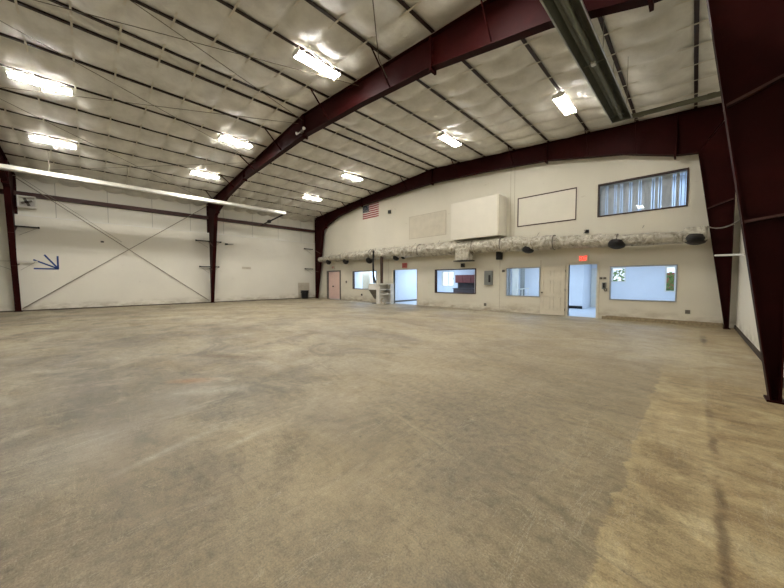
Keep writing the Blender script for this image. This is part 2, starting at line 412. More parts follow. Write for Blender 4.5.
class MB:
    def __init__(s):
        s.v = []; s.f = []; s.mi = []; s.cur = 0

    def add(s, vs, fs):
        b = len(s.v); s.v.extend([Vector(v) for v in vs])
        for f in fs:
            s.f.append([b + i for i in f]); s.mi.append(s.cur)
        return s

    def box(s, x0, x1, y0, y1, z0, z1):
        vs = [(x, y, z) for z in (z0, z1) for y in (y0, y1) for x in (x0, x1)]
        return s.add(vs, [(0, 2, 3, 1), (4, 5, 7, 6), (0, 1, 5, 4), (2, 6, 7, 3), (0, 4, 6, 2), (1, 3, 7, 5)])

    def hull(s, a, b):
        """joins two matching polygons a, b into a solid"""
        n = len(a)
        fs = [list(range(n - 1, -1, -1)), [n + i for i in range(n)]]
        fs += [(i, (i + 1) % n, n + (i + 1) % n, n + i) for i in range(n)]
        return s.add(list(a) + list(b), fs)

    def bar(s, p, q, w, h, upv=(0, 0, 1)):
        p, q = Vector(p), Vector(q); d = (q - p).normalized(); u = Vector(upv)
        sd = d.cross(u)
        if sd.length < 1e-4:
            sd = d.cross(Vector((1, 0, 0)))
        sd.normalize(); u = sd.cross(d).normalized()
        c = [sd * (a * w / 2) + u * (b * h / 2) for a, b in ((-1, -1), (1, -1), (1, 1), (-1, 1))]
        return s.hull([p + k for k in c], [q + k for k in c])

    def tube(s, pts, r, seg=10, caps=True):
        pts = [Vector(p) for p in pts]; n = len(pts); base = len(s.v); ref = None
        for i, p in enumerate(pts):
            d = (pts[min(i + 1, n - 1)] - pts[max(i - 1, 0)]).normalized()
            if ref is None:
                ref = d.orthogonal().normalized()
            ref = (ref - d * ref.dot(d)).normalized(); b = d.cross(ref)
            rr = r[i] if isinstance(r, (list, tuple)) else r
            for k in range(seg):
                a = 2 * math.pi * k / seg
                s.v.append(p + (ref * math.cos(a) + b * math.sin(a)) * rr)
        for i in range(n - 1):
            for k in range(seg):
                s.f.append([base + i * seg + k, base + i * seg + (k + 1) % seg, base + (i + 1) * seg + (k + 1) % seg, base + (i + 1) * seg + k]); s.mi.append(s.cur)
        if caps:
            s.f.append([base + k for k in range(seg - 1, -1, -1)]); s.mi.append(s.cur)
            s.f.append([base + (n - 1) * seg + k for k in range(seg)]); s.mi.append(s.cur)
        return s

    def lathe(s, o, axis, prof, seg=24):
        """prof: list of (distance along axis, radius)"""
        o = Vector(o); ax = Vector(axis).normalized(); a = ax.orthogonal().normalized(); b = ax.cross(a); base = len(s.v)
        for h, r in prof:
            for k in range(seg):
                t = 2 * math.pi * k / seg
                s.v.append(o + ax * h + (a * math.cos(t) + b * math.sin(t)) * r)
        for i in range(len(prof) - 1):
            for k in range(seg):
                s.f.append([base + i * seg + k, base + i * seg + (k + 1) % seg, base + (i + 1) * seg + (k + 1) % seg, base + (i + 1) * seg + k]); s.mi.append(s.cur)
        s.f.append([base + k for k in range(seg - 1, -1, -1)]); s.mi.append(s.cur)
        s.f.append([base + (len(prof) - 1) * seg + k for k in range(seg)]); s.mi.append(s.cur)
        return s

    def build(s, name, mat, parent=None, smooth=False, at=None, bevel=0.0):
        if parent is not None:
            o_ = Vector(ORG[parent.name])
        elif at is not None:
            o_ = Vector(at)
        else:
            xs = [v.x for v in s.v]; ys = [v.y for v in s.v]; zs = [v.z for v in s.v]
            o_ = Vector(((min(xs) + max(xs)) / 2, (min(ys) + max(ys)) / 2, min(zs)))
        me = bpy.data.meshes.new(name)
        me.from_pydata([tuple(v - o_) for v in s.v], [], s.f)
        for mm in (mat if isinstance(mat, (list, tuple)) else [mat]):
            me.materials.append(M[mm] if isinstance(mm, str) else mm)
        for p, i in zip(me.polygons, s.mi):
            p.material_index = i; p.use_smooth = smooth
        bm = bmesh.new(); bm.from_mesh(me); bmesh.ops.recalc_face_normals(bm, faces=bm.faces); bm.to_mesh(me); bm.free()
        ob = bpy.data.objects.new(name, me); COL.objects.link(ob)
        if parent is not None:
            ob.parent = parent
        else:
            ob.location = o_
        ORG[ob.name] = o_
        if bevel:
            b = ob.modifiers.new('bevel', 'BEVEL'); b.width = bevel; b.segments = 2; b.limit_method = 'ANGLE'
        return ob


def tag(o, label, cat, group=None):
    o['label'] = label; o['category'] = cat
    if group:
        o['group'] = group
    return o


def thing(name, loc, label, cat, group=None):
    o = bpy.data.objects.new(name, None); COL.objects.link(o); o.location = loc; o.empty_display_size = 0.1
    ORG[o.name] = Vector(loc)
    return tag(o, label, cat, group)


def struct(o, label=None):
    o['kind'] = 'structure'
    if label:
        o['label'] = label
    return o


def kids(o):
    return [c for c in bpy.data.objects if c.parent == o]


def copy_tree(o, parent=None):
    c = o.copy(); COL.objects.link(c); c.parent = parent
    for k in kids(o):
        copy_tree(k, c)
    return c


def wall_with_holes(name, x0, x1, z0, z1, y0, y1, holes, mat, axis='y'):
    """a wall slab with rectangular openings (x0, x1, z0, z1)"""
    xs = sorted({x0, x1, *[v for h in holes for v in h[:2]]}); zs = sorted({z0, z1, *[v for h in holes for v in h[2:]]})
    inside = lambda a, b: any(h[0] < a < h[1] and h[2] < b < h[3] for h in holes)
    mb = MB(); nx, nz = len(xs) - 1, len(zs) - 1
    solid = [[not inside((xs[i] + xs[i + 1]) / 2, (zs[j] + zs[j + 1]) / 2) for j in range(nz)] for i in range(nx)]
    for i in range(nx):
        for j in range(nz):
            if not solid[i][j]:
                continue
            a, b, c, d = xs[i], xs[i + 1], zs[j], zs[j + 1]
            mb.add([(a, y0, c), (b, y0, c), (b, y0, d), (a, y0, d)], [(0, 1, 2, 3)])
            mb.add([(a, y1, c), (b, y1, c), (b, y1, d), (a, y1, d)], [(3, 2, 1, 0)])
            for (di, dj, p, q) in ((-1, 0, (a, c), (a, d)), (1, 0, (b, c), (b, d)), (0, -1, (a, c), (b, c)), (0, 1, (a, d), (b, d))):
                ii, jj = i + di, j + dj
                if ii < 0 or jj < 0 or ii >= nx or jj >= nz or not solid[ii][jj]:
                    mb.add([(p[0], y0, p[1]), (q[0], y0, q[1]), (q[0], y1, q[1]), (p[0], y1, p[1])], [(0, 1, 2, 3)])
    o = MB(); o.v, o.f, o.mi = mb.v, mb.f, mb.mi
    ob = o.build(name, mat, at=(0, 0, 0))
    bm = bmesh.new(); bm.from_mesh(ob.data); bmesh.ops.remove_doubles(bm, verts=bm.verts, dist=1e-4)
    bmesh.ops.recalc_face_normals(bm, faces=bm.faces); bm.to_mesh(ob.data); bm.free()
    return struct(ob)


# ------------------------------------------------------------------ setting: floor, walls, roof
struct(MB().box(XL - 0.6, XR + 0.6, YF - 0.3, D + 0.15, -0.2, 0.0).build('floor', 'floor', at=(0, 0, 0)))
struct(MB().box(XL - 0.6, XR + 2.0, D + 0.15, 19.5, -0.2, 0.0).build('floor_office', 'officefloor'))

# openings in the back wall: x0, x1, z0, z1
H_PINK = (-20.96, -19.16, 0.0, 2.17)
H_W1 = (-17.63, -15.05, 0.84, 2.12)
H_D2 = (-13.46, -11.52, 0.0, 2.11)
H_W2 = (-10.22, -7.68, 0.76, 2.05)
H_W3 = (-6.15, -4.66, 0.73, 2.01)
H_D3 = (-3.58, -2.62, 0.0, 2.06)
H_W4 = (-2.22, -0.39, 0.72, 1.96)
H_W5 = (-2.66, -0.22, 3.81, 5.03)
wall_back = wall_with_holes('wall_back', XL - 0.3, XR + 0.3, 0.0, 7.6, D, D + 0.15, [H_PINK, H_W1, H_D2, H_W2, H_W3, H_D3, H_W4, H_W5], 'wall')
seam = lambda x, z0, z1: MB().box(x - 0.012, x + 0.012, D - 0.006, D + 0.002, z0, z1).build('panel_seam', 'board', wall_back)
seam(-5.82, 3.4, 6.55); seam(-6.0, 3.4, 6.5); seam(-6.455, 0.0, 2.75); seam(-4.64, 0.0, 2.3); seam(-13.9, 0.0, 2.9)

# left wall: lower liner in front, insulated girt wall above
struct(MB().box(XL - 0.25, XL, YF, D, 0.0, 4.583).build('wall_left', 'liner', at=(0, 0, 0)))
struct(MB().box(XL - 0.4, XL - 0.25, YF, D, 0.0, 7.3).build('wall_left_upper', 'upper', at=(0, 0, 0)))
struct(MB().box(XL - 0.02, XL + 0.015, YF, D, 4.55, 4.60).build('trim_1', 'white'))
struct(MB().box(XL, XL + 0.02, YF, D, 0.0, 0.05).build('baseboard_left', 'dirt'))
# right wall
struct(MB().box(XR, XR + 0.25, YF, D, 0.0, 3.12).build('wall_right', 'liner', at=(0, 0, 0)))
struct(MB().box(XR + 0.25, XR + 0.4, YF, D, 0.0, 7.3).build('wall_right_upper', 'upper', at=(0, 0, 0)))
struct(MB().box(XR - 0.025, XR, YF, D, 0.0, 0.10).build('baseboard_right', 'dirt'))
struct(MB().box(XL - 0.6, XR + 0.6, YF - 0.25, YF, 0.0, 7.6).build('wall_front', 'liner', at=(0, 0, 0)))
# stained wooden sill along the foot of the back wall, right part
tr = MB(); tr.box(-2.3, 0.66, D - 0.05, D, 0.0, 0.13); tr.box(-2.42, -2.3, D - 0.06, D, 0.0, 0.10)
struct(tr.build('trim_2', 'wood'))

# girts (dark rails on the side walls)
g = MB().box(XL - 0.25, XL - 0.03, YF, D - 0.01, 5.50, 5.70)
tag(g.build('wall_girt', 'girt'), 'long dark brown steel girt high on the left wall above the white liner', 'steel beam')
g = MB().box(XR + 0.03, XR + 0.25, YF, D - 0.01, 3.16, 3.40)
tag(g.build('wall_girt', 'girt'), 'dark steel girt on top of the white liner of the right wall', 'steel beam')

# purlins --------------------------------------------------------
PSP, PA = 1.396, 0.305
PUR = [RX + PA + PSP * k for k in range(8)] + [RX - PA - PSP * k for k in range(9)]
ORD = ['first', 'second', 'third', 'fourth', 'fifth', 'sixth', 'seventh', 'eighth', 'ninth']
for i, x in enumerate(PUR):
    z = roof_z(x)
    fl = 0.038 if i < 9 else (0.03 if i < 10 else 0.022)
    mb = MB(); mb.box(x - fl, x + fl, YF + 0.02, D - 0.01, z - 0.012, z + 0.004)
    mb.box(x - 0.006, x + 0.006, YF + 0.02, D - 0.01, z, z + 0.2); mb.box(x - 0.006, x + 0.06, YF + 0.02, D - 0.01, z + 0.19, z + 0.2)
    side, k = ('right', i) if i < 8 else ('left', i - 8)
    wall = 'wall with the windows and the right wall' if i < 8 else 'left wall with the blue arrow'
    tag(mb.build('roof_purlin', 'purlin'), f'dark steel roof purlin, {ORD[k]} from the ridge towards the ' + ('right wall' if i < 8 else 'blue arrow wall'), 'roof purlin', 'roof purlins')

# white insulation facing under the roof -------------------------
SY0, SSP = -0.08, 0.82


def fabric_z(x, y):
    z = roof_z(x)
    d = min(abs(x - p) for p in PUR); bx = min(1.0, d / (PSP / 2)) ** 0.6
    ph = ((y - SY0) / SSP) % 1.0; by = abs(math.sin(math.pi * ph)) ** 0.55
    lf = max(0.0, min(1.0, (-11.5 - x) / 4.0))
    pin = min(1.0, min(abs(y - f_) for f_ in FRAMES) / 0.5)
    z += 0.05 * (1 - bx) + 0.004
    bs = math.sin(math.pi / 2 * min(1.0, d / (PSP / 2)))
    z -= pin * by * (0.140 * bs + lf * (0.012 + 0.03 * bs + 0.035 * noise.noise((x * 0.7, y * 0.9, 0))))
    z += 0.022 * noise.noise((x * 1.1, y * 1.3, 3.3)) * bx
    return z


xs = []
x = XL - 0.4
while x < XR + 0.4:
    xs.append(x); x += 0.116
ys = [YF + (D - YF) * i / 240 for i in range(241)]
mb = MB(); mb.v = [Vector((x, y, fabric_z(x, y))) for y in ys for x in xs]
nx = len(xs)
for j in range(len(ys) - 1):
    for i in range(nx - 1):
        mb.f.append([j * nx + i, j * nx + i + 1, (j + 1) * nx + i + 1, (j + 1) * nx + i]); mb.mi.append(0)
ceiling = struct(mb.build('ceiling', 'fabric', smooth=True, at=(0, 0, 0)))
k = -7
while SY0 + k * SSP < D:
    y = SY0 + k * SSP; k += 1
    if y < YF + 0.1:
        continue
    mb = MB(); w = 0.020
    nodes = sorted(PUR); nodes = sorted(nodes + [(a + b) / 2 for a, b in zip(nodes[:-1], nodes[1:])] + [XL - 0.1, XR + 0.1])
    zs_ = [(x, roof_z(x) + (-0.019 if min(abs(x - p) for p in PUR) < 0.01 else 0.003)) for x in nodes]
    for (a, za), (b, zb) in zip(zs_[:-1], zs_[1:]):
        mb.hull([(a, y - w, za), (a, y + w, za), (a, y + w, za + 0.006), (a, y - w, za + 0.006)],
                [(b, y - w, zb), (b, y + w, zb), (b, y + w, zb + 0.006), (b, y - w, zb + 0.006)])
    mb.build('strap', 'strap', ceiling)
mb = MB()
for a, b in ((XL - 0.6, RX), (RX, XR + 0.6)):
    za, zb = roof_z(a) + 0.3, roof_z(b) + 0.3
    mb.hull([(a, YF - 0.3, za), (a, D + 0.2, za), (a, D + 0.2, za + 0.05), (a, YF - 0.3, za + 0.05)],
            [(b, YF - 0.3, zb), (b, D + 0.2, zb), (b, D + 0.2, zb + 0.05), (b, YF - 0.3, zb + 0.05)])
struct(mb.build('roof', 'grey', at=(0, 0, 0)))

# ------------------------------------------------------------------ offices behind the back wall
YB = 19.2
W_KIT = (-13.75, -12.6, 1.0, 2.15)
W_DA = (-3.05, -2.45, 1.35, 2.1)
W_DB = (-0.98, -0.6, 0.9, 2.1)
wall_with_holes('wall_office_back', XL - 0.3, XR + 2.0, 0.0, 2.75, YB, YB + 0.15, [W_KIT, W_DA, W_DB], 'office')
struct(MB().box(XL - 0.3, XR + 2.0, D + 0.15, YB + 0.15, 2.6, 2.75).build('ceiling_office', 'office'))
pt = lambda n, x0, x1, y0, y1: struct(MB().box(x0, x1, y0, y1, 0.0, 2.6).build(n, 'office'))
pt('wall_office_left', XL - 0.45, XL - 0.3, D + 0.15, YB); pt('wall_office_right', XR + 2.0, XR + 2.15, D + 0.15, YB)
pt('wall_partition_1', -14.35, -14.15, D + 0.15, YB)
pt('wall_partition_2', -7.85, -7.7, D + 0.15, YB)
pt('wall_partition_3', -7.7, -3.95, 17.6, 17.72)
pt('wall_partition_4', -22.9, -14.35, 16.2, 16.3)
pt('wall_partition_5', -4.05, -3.95, 17.72, YB)
struct(MB().box(-14.15, -14.13, D + 0.16, YB, 0.0, 0.11).build('baseboard_office', 'greydark'))
struct(MB().box(-4.9, -3.97, 17.57, 17.6, 0.0, 0.14).build('baseboard_partition', 'black'))
# upper office behind the high window
struct(MB().box(-4.5, 2.0, D + 0.15, 17.0, 2.75, 2.85).build('floor_upper_office', 'officefloor'))
struct(MB().box(-4.5, 2.0, 17.0, 17.15, 2.75, 5.8).build('wall_upper_office_back', 'office'))
struct(MB().box(-4.6, -4.5, D + 0.15, 17.15, 2.75, 5.8).build('wall_upper_office_left', 'office'))
struct(MB().box(2.0, 2.1, D + 0.15, 17.15, 2.75, 5.8).build('wall_upper_office_right', 'office'))
struct(MB().box(-4.6, 2.1, D + 0.15, 17.15, 5.65, 5.8).build('ceiling_upper_office', 'office'))
# outdoors
struct(MB().box(-45, 25, 19.5, 60, -0.3, -0.1).build('ground', 'ground'))


# ------------------------------------------------------------------ windows and doors
def window(n, h, mat, depth, fw_=0.05, proud=0.02, gl='glass', mull=(), y0=D):
    x0, x1, z0, z1 = h
    mb = MB()
    a, b = y0 - proud, y0 + depth
    mb.box(x0, x0 + fw_, a, b, z0, z1); mb.box(x1 - fw_, x1, a, b, z0, z1)
    mb.box(x0 + fw_, x1 - fw_, a, b, z0, z0 + fw_); mb.box(x0 + fw_, x1 - fw_, a, b, z1 - fw_, z1)
    for m_ in mull:
        mb.box(m_ - 0.02, m_ + 0.02, y0 + 0.05, y0 + 0.09, z0 + fw_, z1 - fw_)
    o = struct(mb.build(f'window_{n}', mat))
    if gl:
        MB().box(x0 + fw_, x1 - fw_, y0 + 0.066, y0 + 0.072, z0 + fw_, z1 - fw_).build('pane', gl, o)
    return o


window(1, H_W1, 'brown', 0.15, 0.04, mull=())
window(2, H_W2, 'brown', 0.15, 0.05, gl=None)
window(3, H_W3, 'alu', 0.15, 0.035)
window(4, H_W4, 'alu', 0.15, 0.035)
window(5, H_W5, 'brown', 0.13, 0.045, gl='glassdark')
window(6, W_KIT, 'white', 0.12, 0.06, mull=(-13.18,), y0=YB)
window(7, W_DA, 'white', 0.12, 0.05, y0=YB)
window(8, W_DB, 'white', 0.12, 0.05, y0=YB)


def door_frame(n, h, mat, w=0.06, proud=0.025):
    x0, x1, z0, z1 = h
    mb = MB(); mb.box(x0 - w, x0, D - proud, D + 0.15, 0, z1 + w); mb.box(x1, x1 + w, D - proud, D + 0.15, 0, z1 + w)
    mb.box(x0, x1, D - proud, D + 0.15, z1, z1 + w)
    return struct(mb.build(f'door_{n}', mat))


# door 1: pink steel door in a dark jamb
d1 = MB(); x0, x1, z0, z1 = H_PINK
d1.box(x0 - 0.06, x0 + 0.16, D - 0.02, D + 0.15, 0, z1 + 0.07); d1.box(x1 - 0.08, x1 + 0.05, D - 0.02, D + 0.15, 0, z1 + 0.07)
d1.box(x0 + 0.16, x1 - 0.08, D - 0.02, D + 0.15, z1 - 0.02, z1 + 0.07)
d1 = struct(d1.build('door_1', 'greydark'))
pl = MB().box(x0 + 0.17, x1 - 0.09, D + 0.03, D + 0.08, 0.02, z1 - 0.03).build('door_leaf', 'pink', d1)
hb = MB(); hb.lathe((x0 + 0.82, D + 0.03, 1.0), (0, -1, 0), [(0, 0.05), (0.02, 0.05), (0.03, 0.02), (0.06, 0.02), (0.065, 0.045), (0.09, 0.04)], 12)
hb.build('door_handle', 'dark', pl)
door_frame(2, H_D2, 'cream', 0.05)
d3 = door_frame(3, H_D3, 'cream', 0.09)
# white six panel leaf swung open flat against the wall
lf = MB(); lx0, lx1 = -4.62, -3.68; ya, yb = D - 0.075, D - 0.035
xsp = [lx0, lx0 + 0.12, lx0 + 0.42, lx0 + 0.52, lx0 + 0.82, lx1]; zsp = [0.02, 0.22, 0.78, 0.90, 1.48, 1.60, 1.88, 2.04]
lf.box(lx0, lx1, ya + 0.016, yb, 0.02, 2.04)
for a, b in ((0, 1), (2, 3), (4, 5)):
    lf.box(xsp[a], xsp[b], ya, ya + 0.017, 0.02, 2.04)
for a, b in ((0, 1), (2, 3), (4, 5), (6, 7)):
    lf.box(xsp[1], xsp[2], ya, ya + 0.017, zsp[a], zsp[b]); lf.box(xsp[3], xsp[4], ya, ya + 0.017, zsp[a], zsp[b])
for xa, xb in ((1, 2), (3, 4)):
    for za, zb in ((1, 2), (3, 4), (5, 6)):
        lf.box(xsp[xa] + 0.035, xsp[xb] - 0.035, ya + 0.004, ya + 0.017, zsp[za] + 0.035, zsp[zb] - 0.035)
leaf = lf.build('door_leaf', 'cream', d3)
kn = MB(); kn.lathe((lx0 + 0.07, ya, 0.93), (0, -1, 0), [(0, 0.032), (0.012, 0.03), (0.018, 0.014), (0.04, 0.014), (0.045, 0.028), (0.07, 0.026), (0.078, 0.01)], 14)
kn.build('door_knob', 'greydark', leaf)
for z in (0.25, 1.05, 1.82):
    MB().tube([(lx1 + 0.005, ya - 0.005, z - 0.05), (lx1 + 0.005, ya - 0.005, z + 0.05)], 0.012, 8).build('hinge', 'greydark', leaf)

# blinds behind the upper window
bl = thing('vertical_blind', (-1.44, D + 0.25, 3.86), 'grey vertical slat blind behind the high brown framed window', 'blind')
MB().box(-2.64, -0.24, D + 0.152, D + 0.30, 4.97, 5.02).build('head_rail', 'white', bl)
n = 27
for i in range(n):
    x = -2.60 + 2.3 * i / (n - 1)
    a = math.radians((64 if i < 23 else 78) if i in (2, 5, 7, 10, 13, 17, 19, 23, 25, 26) else random.choice([6, 10, 14, 4, 18]))
    dx, dy = 0.046 * math.cos(a), 0.046 * math.sin(a)
    mb = MB(); e = 0.002
    mb.hull([(x - dx, D + 0.25 - dy, 3.87), (x + dx, D + 0.25 + dy, 3.87), (x + dx, D + 0.25 + dy + e, 3.87), (x - dx, D + 0.25 - dy + e, 3.87)],
            [(x - dx, D + 0.25 - dy, 4.97), (x + dx, D + 0.25 + dy, 4.97), (x + dx, D + 0.25 + dy + e, 4.97), (x - dx, D + 0.25 - dy + e, 4.97)])
    mb.build('slat', 'blind', bl)

# ------------------------------------------------------------------ steel frames
IN_L = [(-22.42, 0.0), (-21.15, 5.50), (-20.8, 5.68), (-18.9, 6.20), (-16.2, 6.56), (-14.4, 6.60), (RX, 6.70)]
IN_R = [(0.68, 0.0), (-0.03, 5.33), (-0.55, 5.40), (-1.9, 5.83), (-4.4, 6.30), (-7.0, 6.52), (RX, 6.70)]
OUT_L, OUT_R = XL - 0.12, 0.765


def outer(x):
    return roof_z(x) - 0.03


def plate(mb, a, b, yc, w, t, off):
    """flange strip between two (x, z) points; off pushes it along its normal"""
    a, b = Vector((a[0], 0, a[1])), Vector((b[0], 0, b[1])); d = (b - a).normalized(); nrm = Vector((-d.z, 0, d.x)) * off
    mb.hull([a + Vector((0, yc - w, 0)), a + Vector((0, yc + w, 0)), a + nrm * t + Vector((0, yc + w, 0)), a + nrm * t + Vector((0, yc - w, 0))],
            [b + Vector((0, yc - w, 0)), b + Vector((0, yc + w, 0)), b + nrm * t + Vector((0, yc + w, 0)), b + nrm * t + Vector((0, yc - w, 0))])


def web(mb, poly, yc):
    mb.hull([(x, yc - 0.008, z) for x, z in poly], [(x, yc + 0.008, z) for x, z in poly])


FW = 0.10
LABF = ['red brown steel frame with only its left column in view beside the wall fan',
        'red brown steel frame arching over the middle of the hall with tall tapered columns',
        'red brown steel frame standing against the back wall with windows']
for fi, yc in enumerate(FRAMES):
    fr = thing('steel_frame', (RX, yc, 0), LABF[fi], 'steel frame', 'steel portal frames')
    for side, IN, OX in ((-1, IN_L, OUT_L), (1, IN_R, OUT_R)):
        if fi == 2 and side < 0:
            IN = [(-21.96, 0.0), (-20.98, 5.45), (-20.6, 5.66)] + IN_L[3:]; OX = XL + 0.62
        s = -side   # inward direction in x
        # column
        mb = MB(); foot, knee = IN[0], IN[1]
        top_out = (OX, outer(OX) - 0.05)
        web(mb, [foot, knee, top_out, (OX, 0.0)], yc)
        plate(mb, foot, knee, yc, FW, 0.016, 1 if side < 0 else -1)
        plate(mb, (OX, 0), top_out, yc, FW, 0.016, -1 if side < 0 else 1)
        mb.box(min(foot[0], OX) - 0.03, max(foot[0], OX) + 0.03, yc - FW - 0.02, yc + FW + 0.02, 0.0, 0.022)
        colm = mb.build('column', 'steel', fr)
        # stiffener plates across the web, lit edges painted in with paler girt brown
        for hz in ((2.15, 2.28), (3.60, 3.98)):
            fx = foot[0] + (knee[0] - foot[0]) * hz[0] / knee[1]
            for sy in (-1, 1):
                mb = MB(); mb.bar((fx, yc + sy * 0.05, hz[0]), (OX, yc + sy * 0.05, hz[0] + (hz[1] - hz[0]) * abs(OX - fx)), 0.08, 0.03)
                mb.build('stiffener', 'girt', colm)
        # rafter
        mb = MB(); pts = IN[1:]
        up_ = [(x, outer(x)) for x, _ in pts]; up_[0] = (OX, outer(OX) - 0.02)
        for i in range(len(pts) - 1):
            quad = [pts[i], pts[i + 1], up_[i + 1], up_[i]]
            web(mb, quad, yc)
            plate(mb, pts[i], pts[i + 1], yc, FW, 0.016, 1 if side < 0 else -1)
            plate(mb, up_[i], up_[i + 1], yc, FW, 0.016, 1 if side < 0 else -1)
        raf = mb.build('rafter', 'steel', fr)
        # bolted splice plates
        for sx in ((pts[1][0], -16.2) if side < 0 else (-0.55, -4.4)):
            zb = next(a[1] + (b[1] - a[1]) * (sx - a[0]) / (b[0] - a[0]) for a, b in zip(pts[:-1], pts[1:]) if min(a[0], b[0]) <= sx <= max(a[0], b[0]))
            mb = MB(); mb.box(sx - 0.025, sx + 0.025, yc - FW - 0.01, yc + FW + 0.01, zb - 0.09, outer(sx) - 0.01)
            for k in range(5):
                zz = zb + 0.06 + (outer(sx) - zb - 0.12) * k / 4
                for sy in (-1, 1):
                    mb.tube([(sx - 0.05, yc + sy * 0.055, zz), (sx + 0.05, yc + sy * 0.055, zz)], 0.014, 6)
            mb.build('splice_plate', 'steel', raf)
    mb = MB(); mb.box(RX - 0.025, RX + 0.025, yc - FW - 0.01, yc + FW + 0.01, 6.62, outer(RX) - 0.01)
    mb.build('ridge_plate', 'steel', fr)
    # diagonal flange braces up to the purlins
    for px in [PUR[i] for i in ((1, 3, 5, 6) if fi else (1, 3, 5))] + [PUR[i] for i in (9, 11, 13, 15)]:
        zb = None
        for IN in (IN_L, IN_R):
            for a, b in zip(IN[1:-1], IN[2:]):
                if min(a[0], b[0]) <= px <= max(a[0], b[0]):
                    zb = a[1] + (b[1] - a[1]) * (px - a[0]) / (b[0] - a[0])
        if zb is None:
            continue
        MB().bar((px, yc - FW, zb + 0.02), (px, yc - 0.75, roof_z(px) - 0.0), 0.05, 0.012, (1, 0, 0)).build('flange_brace', 'steel', fr)

# ------------------------------------------------------------------ roof and wall rods
def rod(pts, r, mat, name, label, cat, group=None):
    return tag(MB().tube(pts, r, 6).build(name, mat), label, cat, group)


def rr(x, y, dz=-0.24):
    return (x, y, roof_z(x) + dz)


def sag(a, b, s, n=9):
    a, b = Vector(a), Vector(b)
    return [a.lerp(b, i / (n - 1)) - Vector((0, 0, s * 4 * (i / (n - 1)) * (1 - i / (n - 1)))) for i in range(n)]


RODS = [((-10.45, -2.2), (-14.4, 5.6), 'running from the ridge out over the hanging light'),
        ((-14.3, -2.2), (-10.4, 5.6), 'running in to the ridge of the middle frame'),
        ((-10.4, -2.2), (-6.9, 5.6), 'crossing the roof right of the ridge towards the lit fixture'),
        ((-6.9, -2.2), (-10.1, 5.6), 'crossing back to the ridge from the right roof slope'),
        ((-14.3, -2.2), (-21.6, 5.6), 'running down the roof to the middle frame knee'),
        ((-21.6, -2.2), (-14.4, 5.6), 'running up the roof from above the wall fan')]
for a, b, l in RODS:
    zo = -0.24 - 0.03 * (RODS.index((a, b, l)) % 2)
    rod([rr(*a, zo), rr(*b, zo)], 0.008, 'cable', 'brace_rod', 'thin dark roof brace rod ' + l, 'brace rod', 'roof brace rods')
XW = XL + 0.06
rod([(XW, -2.25, 6.3), (XW, 5.62, 0.15)], 0.02, 'rodlight', 'brace_rod', 'thin wall brace rod falling from above the wall fan to the middle column foot', 'brace rod', 'wall brace rods')
rod([(XW, -2.25, 0.12), (XW, 5.62, 6.3)], 0.02, 'rodlight', 'brace_rod', 'thin wall brace rod rising from beside the blue arrow to the middle column top', 'brace rod', 'wall brace rods')
rod([(XW - 0.02, -2.05, 6.3), (XW - 0.02, 1.4, 3.62)], 0.010, 'rodlight', 'brace_rod', 'short second rod lying just above the upper end of the wall brace', 'brace rod')
rod([(-4.62, 4.11, 6.93), (-5.66, 5.22, 6.90), (-5.70, 5.55, 6.60)], 0.012, 'cable', 'hanging_cable', 'thin dark cable slung below the purlins to the middle frame rafter', 'cable')


# ------------------------------------------------------------------ fluorescent fixtures
def make_fixture():
    t = thing('fluorescent_fixture', (0, 0, 0), '', 'ceiling light', 'fluorescent fixtures')
    mb = MB(); mb.hull([(-0.05, -0.61, 0.10), (0.05, -0.61, 0.10), (0.04, -0.61, 0.17), (-0.04, -0.61, 0.17)], [(-0.05, 0.61, 0.10), (0.05, 0.61, 0.10), (0.04, 0.61, 0.17), (-0.04, 0.61, 0.17)])
    mb.build('housing', 'white', t)
    for s in (-1, 1):
        mb = MB()
        pr = [(0.068 * s, 0.115), (0.11 * s, 0.11), (0.165 * s, 0.059), (0.165 * s, 0.055), (0.11 * s, 0.104), (0.068 * s, 0.108)]
        mb.hull([(x, -0.6, z) for x, z in pr], [(x, 0.6, z) for x, z in pr]); mb.build('reflector', 'white', t)
    MB().hull([(-0.035, -0.6, 0.10), (0.035, -0.6, 0.10), (0.010, -0.6, 0.022), (-0.010, -0.6, 0.022)], [(-0.035, 0.6, 0.10), (0.035, 0.6, 0.10), (0.010, 0.6, 0.022), (-0.010, 0.6, 0.022)]).build('centre_rib', 'black', t)
    for xx in (-0.125, -0.07, 0.07, 0.125):
        MB().tube([(xx, -0.58, 0.05), (xx, 0.58, 0.05)], 0.014, 8).build('tube', 'tube', t)
    for s in (-1, 1):
        MB().box(-0.16, 0.16, s * 0.61 - 0.01, s * 0.61 + 0.01, 0.03, 0.14).build('end_cap', 'white', t)
    # white pull loop below and the short hanging straps
    lp = [(0.06 + 0.03 * math.sin(a), 0.05 + 0.055 * math.sin(a), -0.06 + 0.11 * math.cos(a)) for a in [math.pi * 2 * i / 14 for i in range(15)]]
    MB().tube(lp, 0.008, 6, False).build('pull_cord', 'white', t)
    for s in (-1, 1):
        MB().box(-0.015, 0.015, s * 0.5 - 0.01, s * 0.5 + 0.01, 0.165, 0.235).build('hanger', 'purlin', t)
    MB().tube([(0.0, -0.55, 0.17), (0.06, -0.3, 0.24), (0.05, 0.0, 0.19), (0.06, 0.3, 0.24), (0.0, 0.62, 0.2)], 0.007, 6).build('power_cord', 'cream', t)
    return t


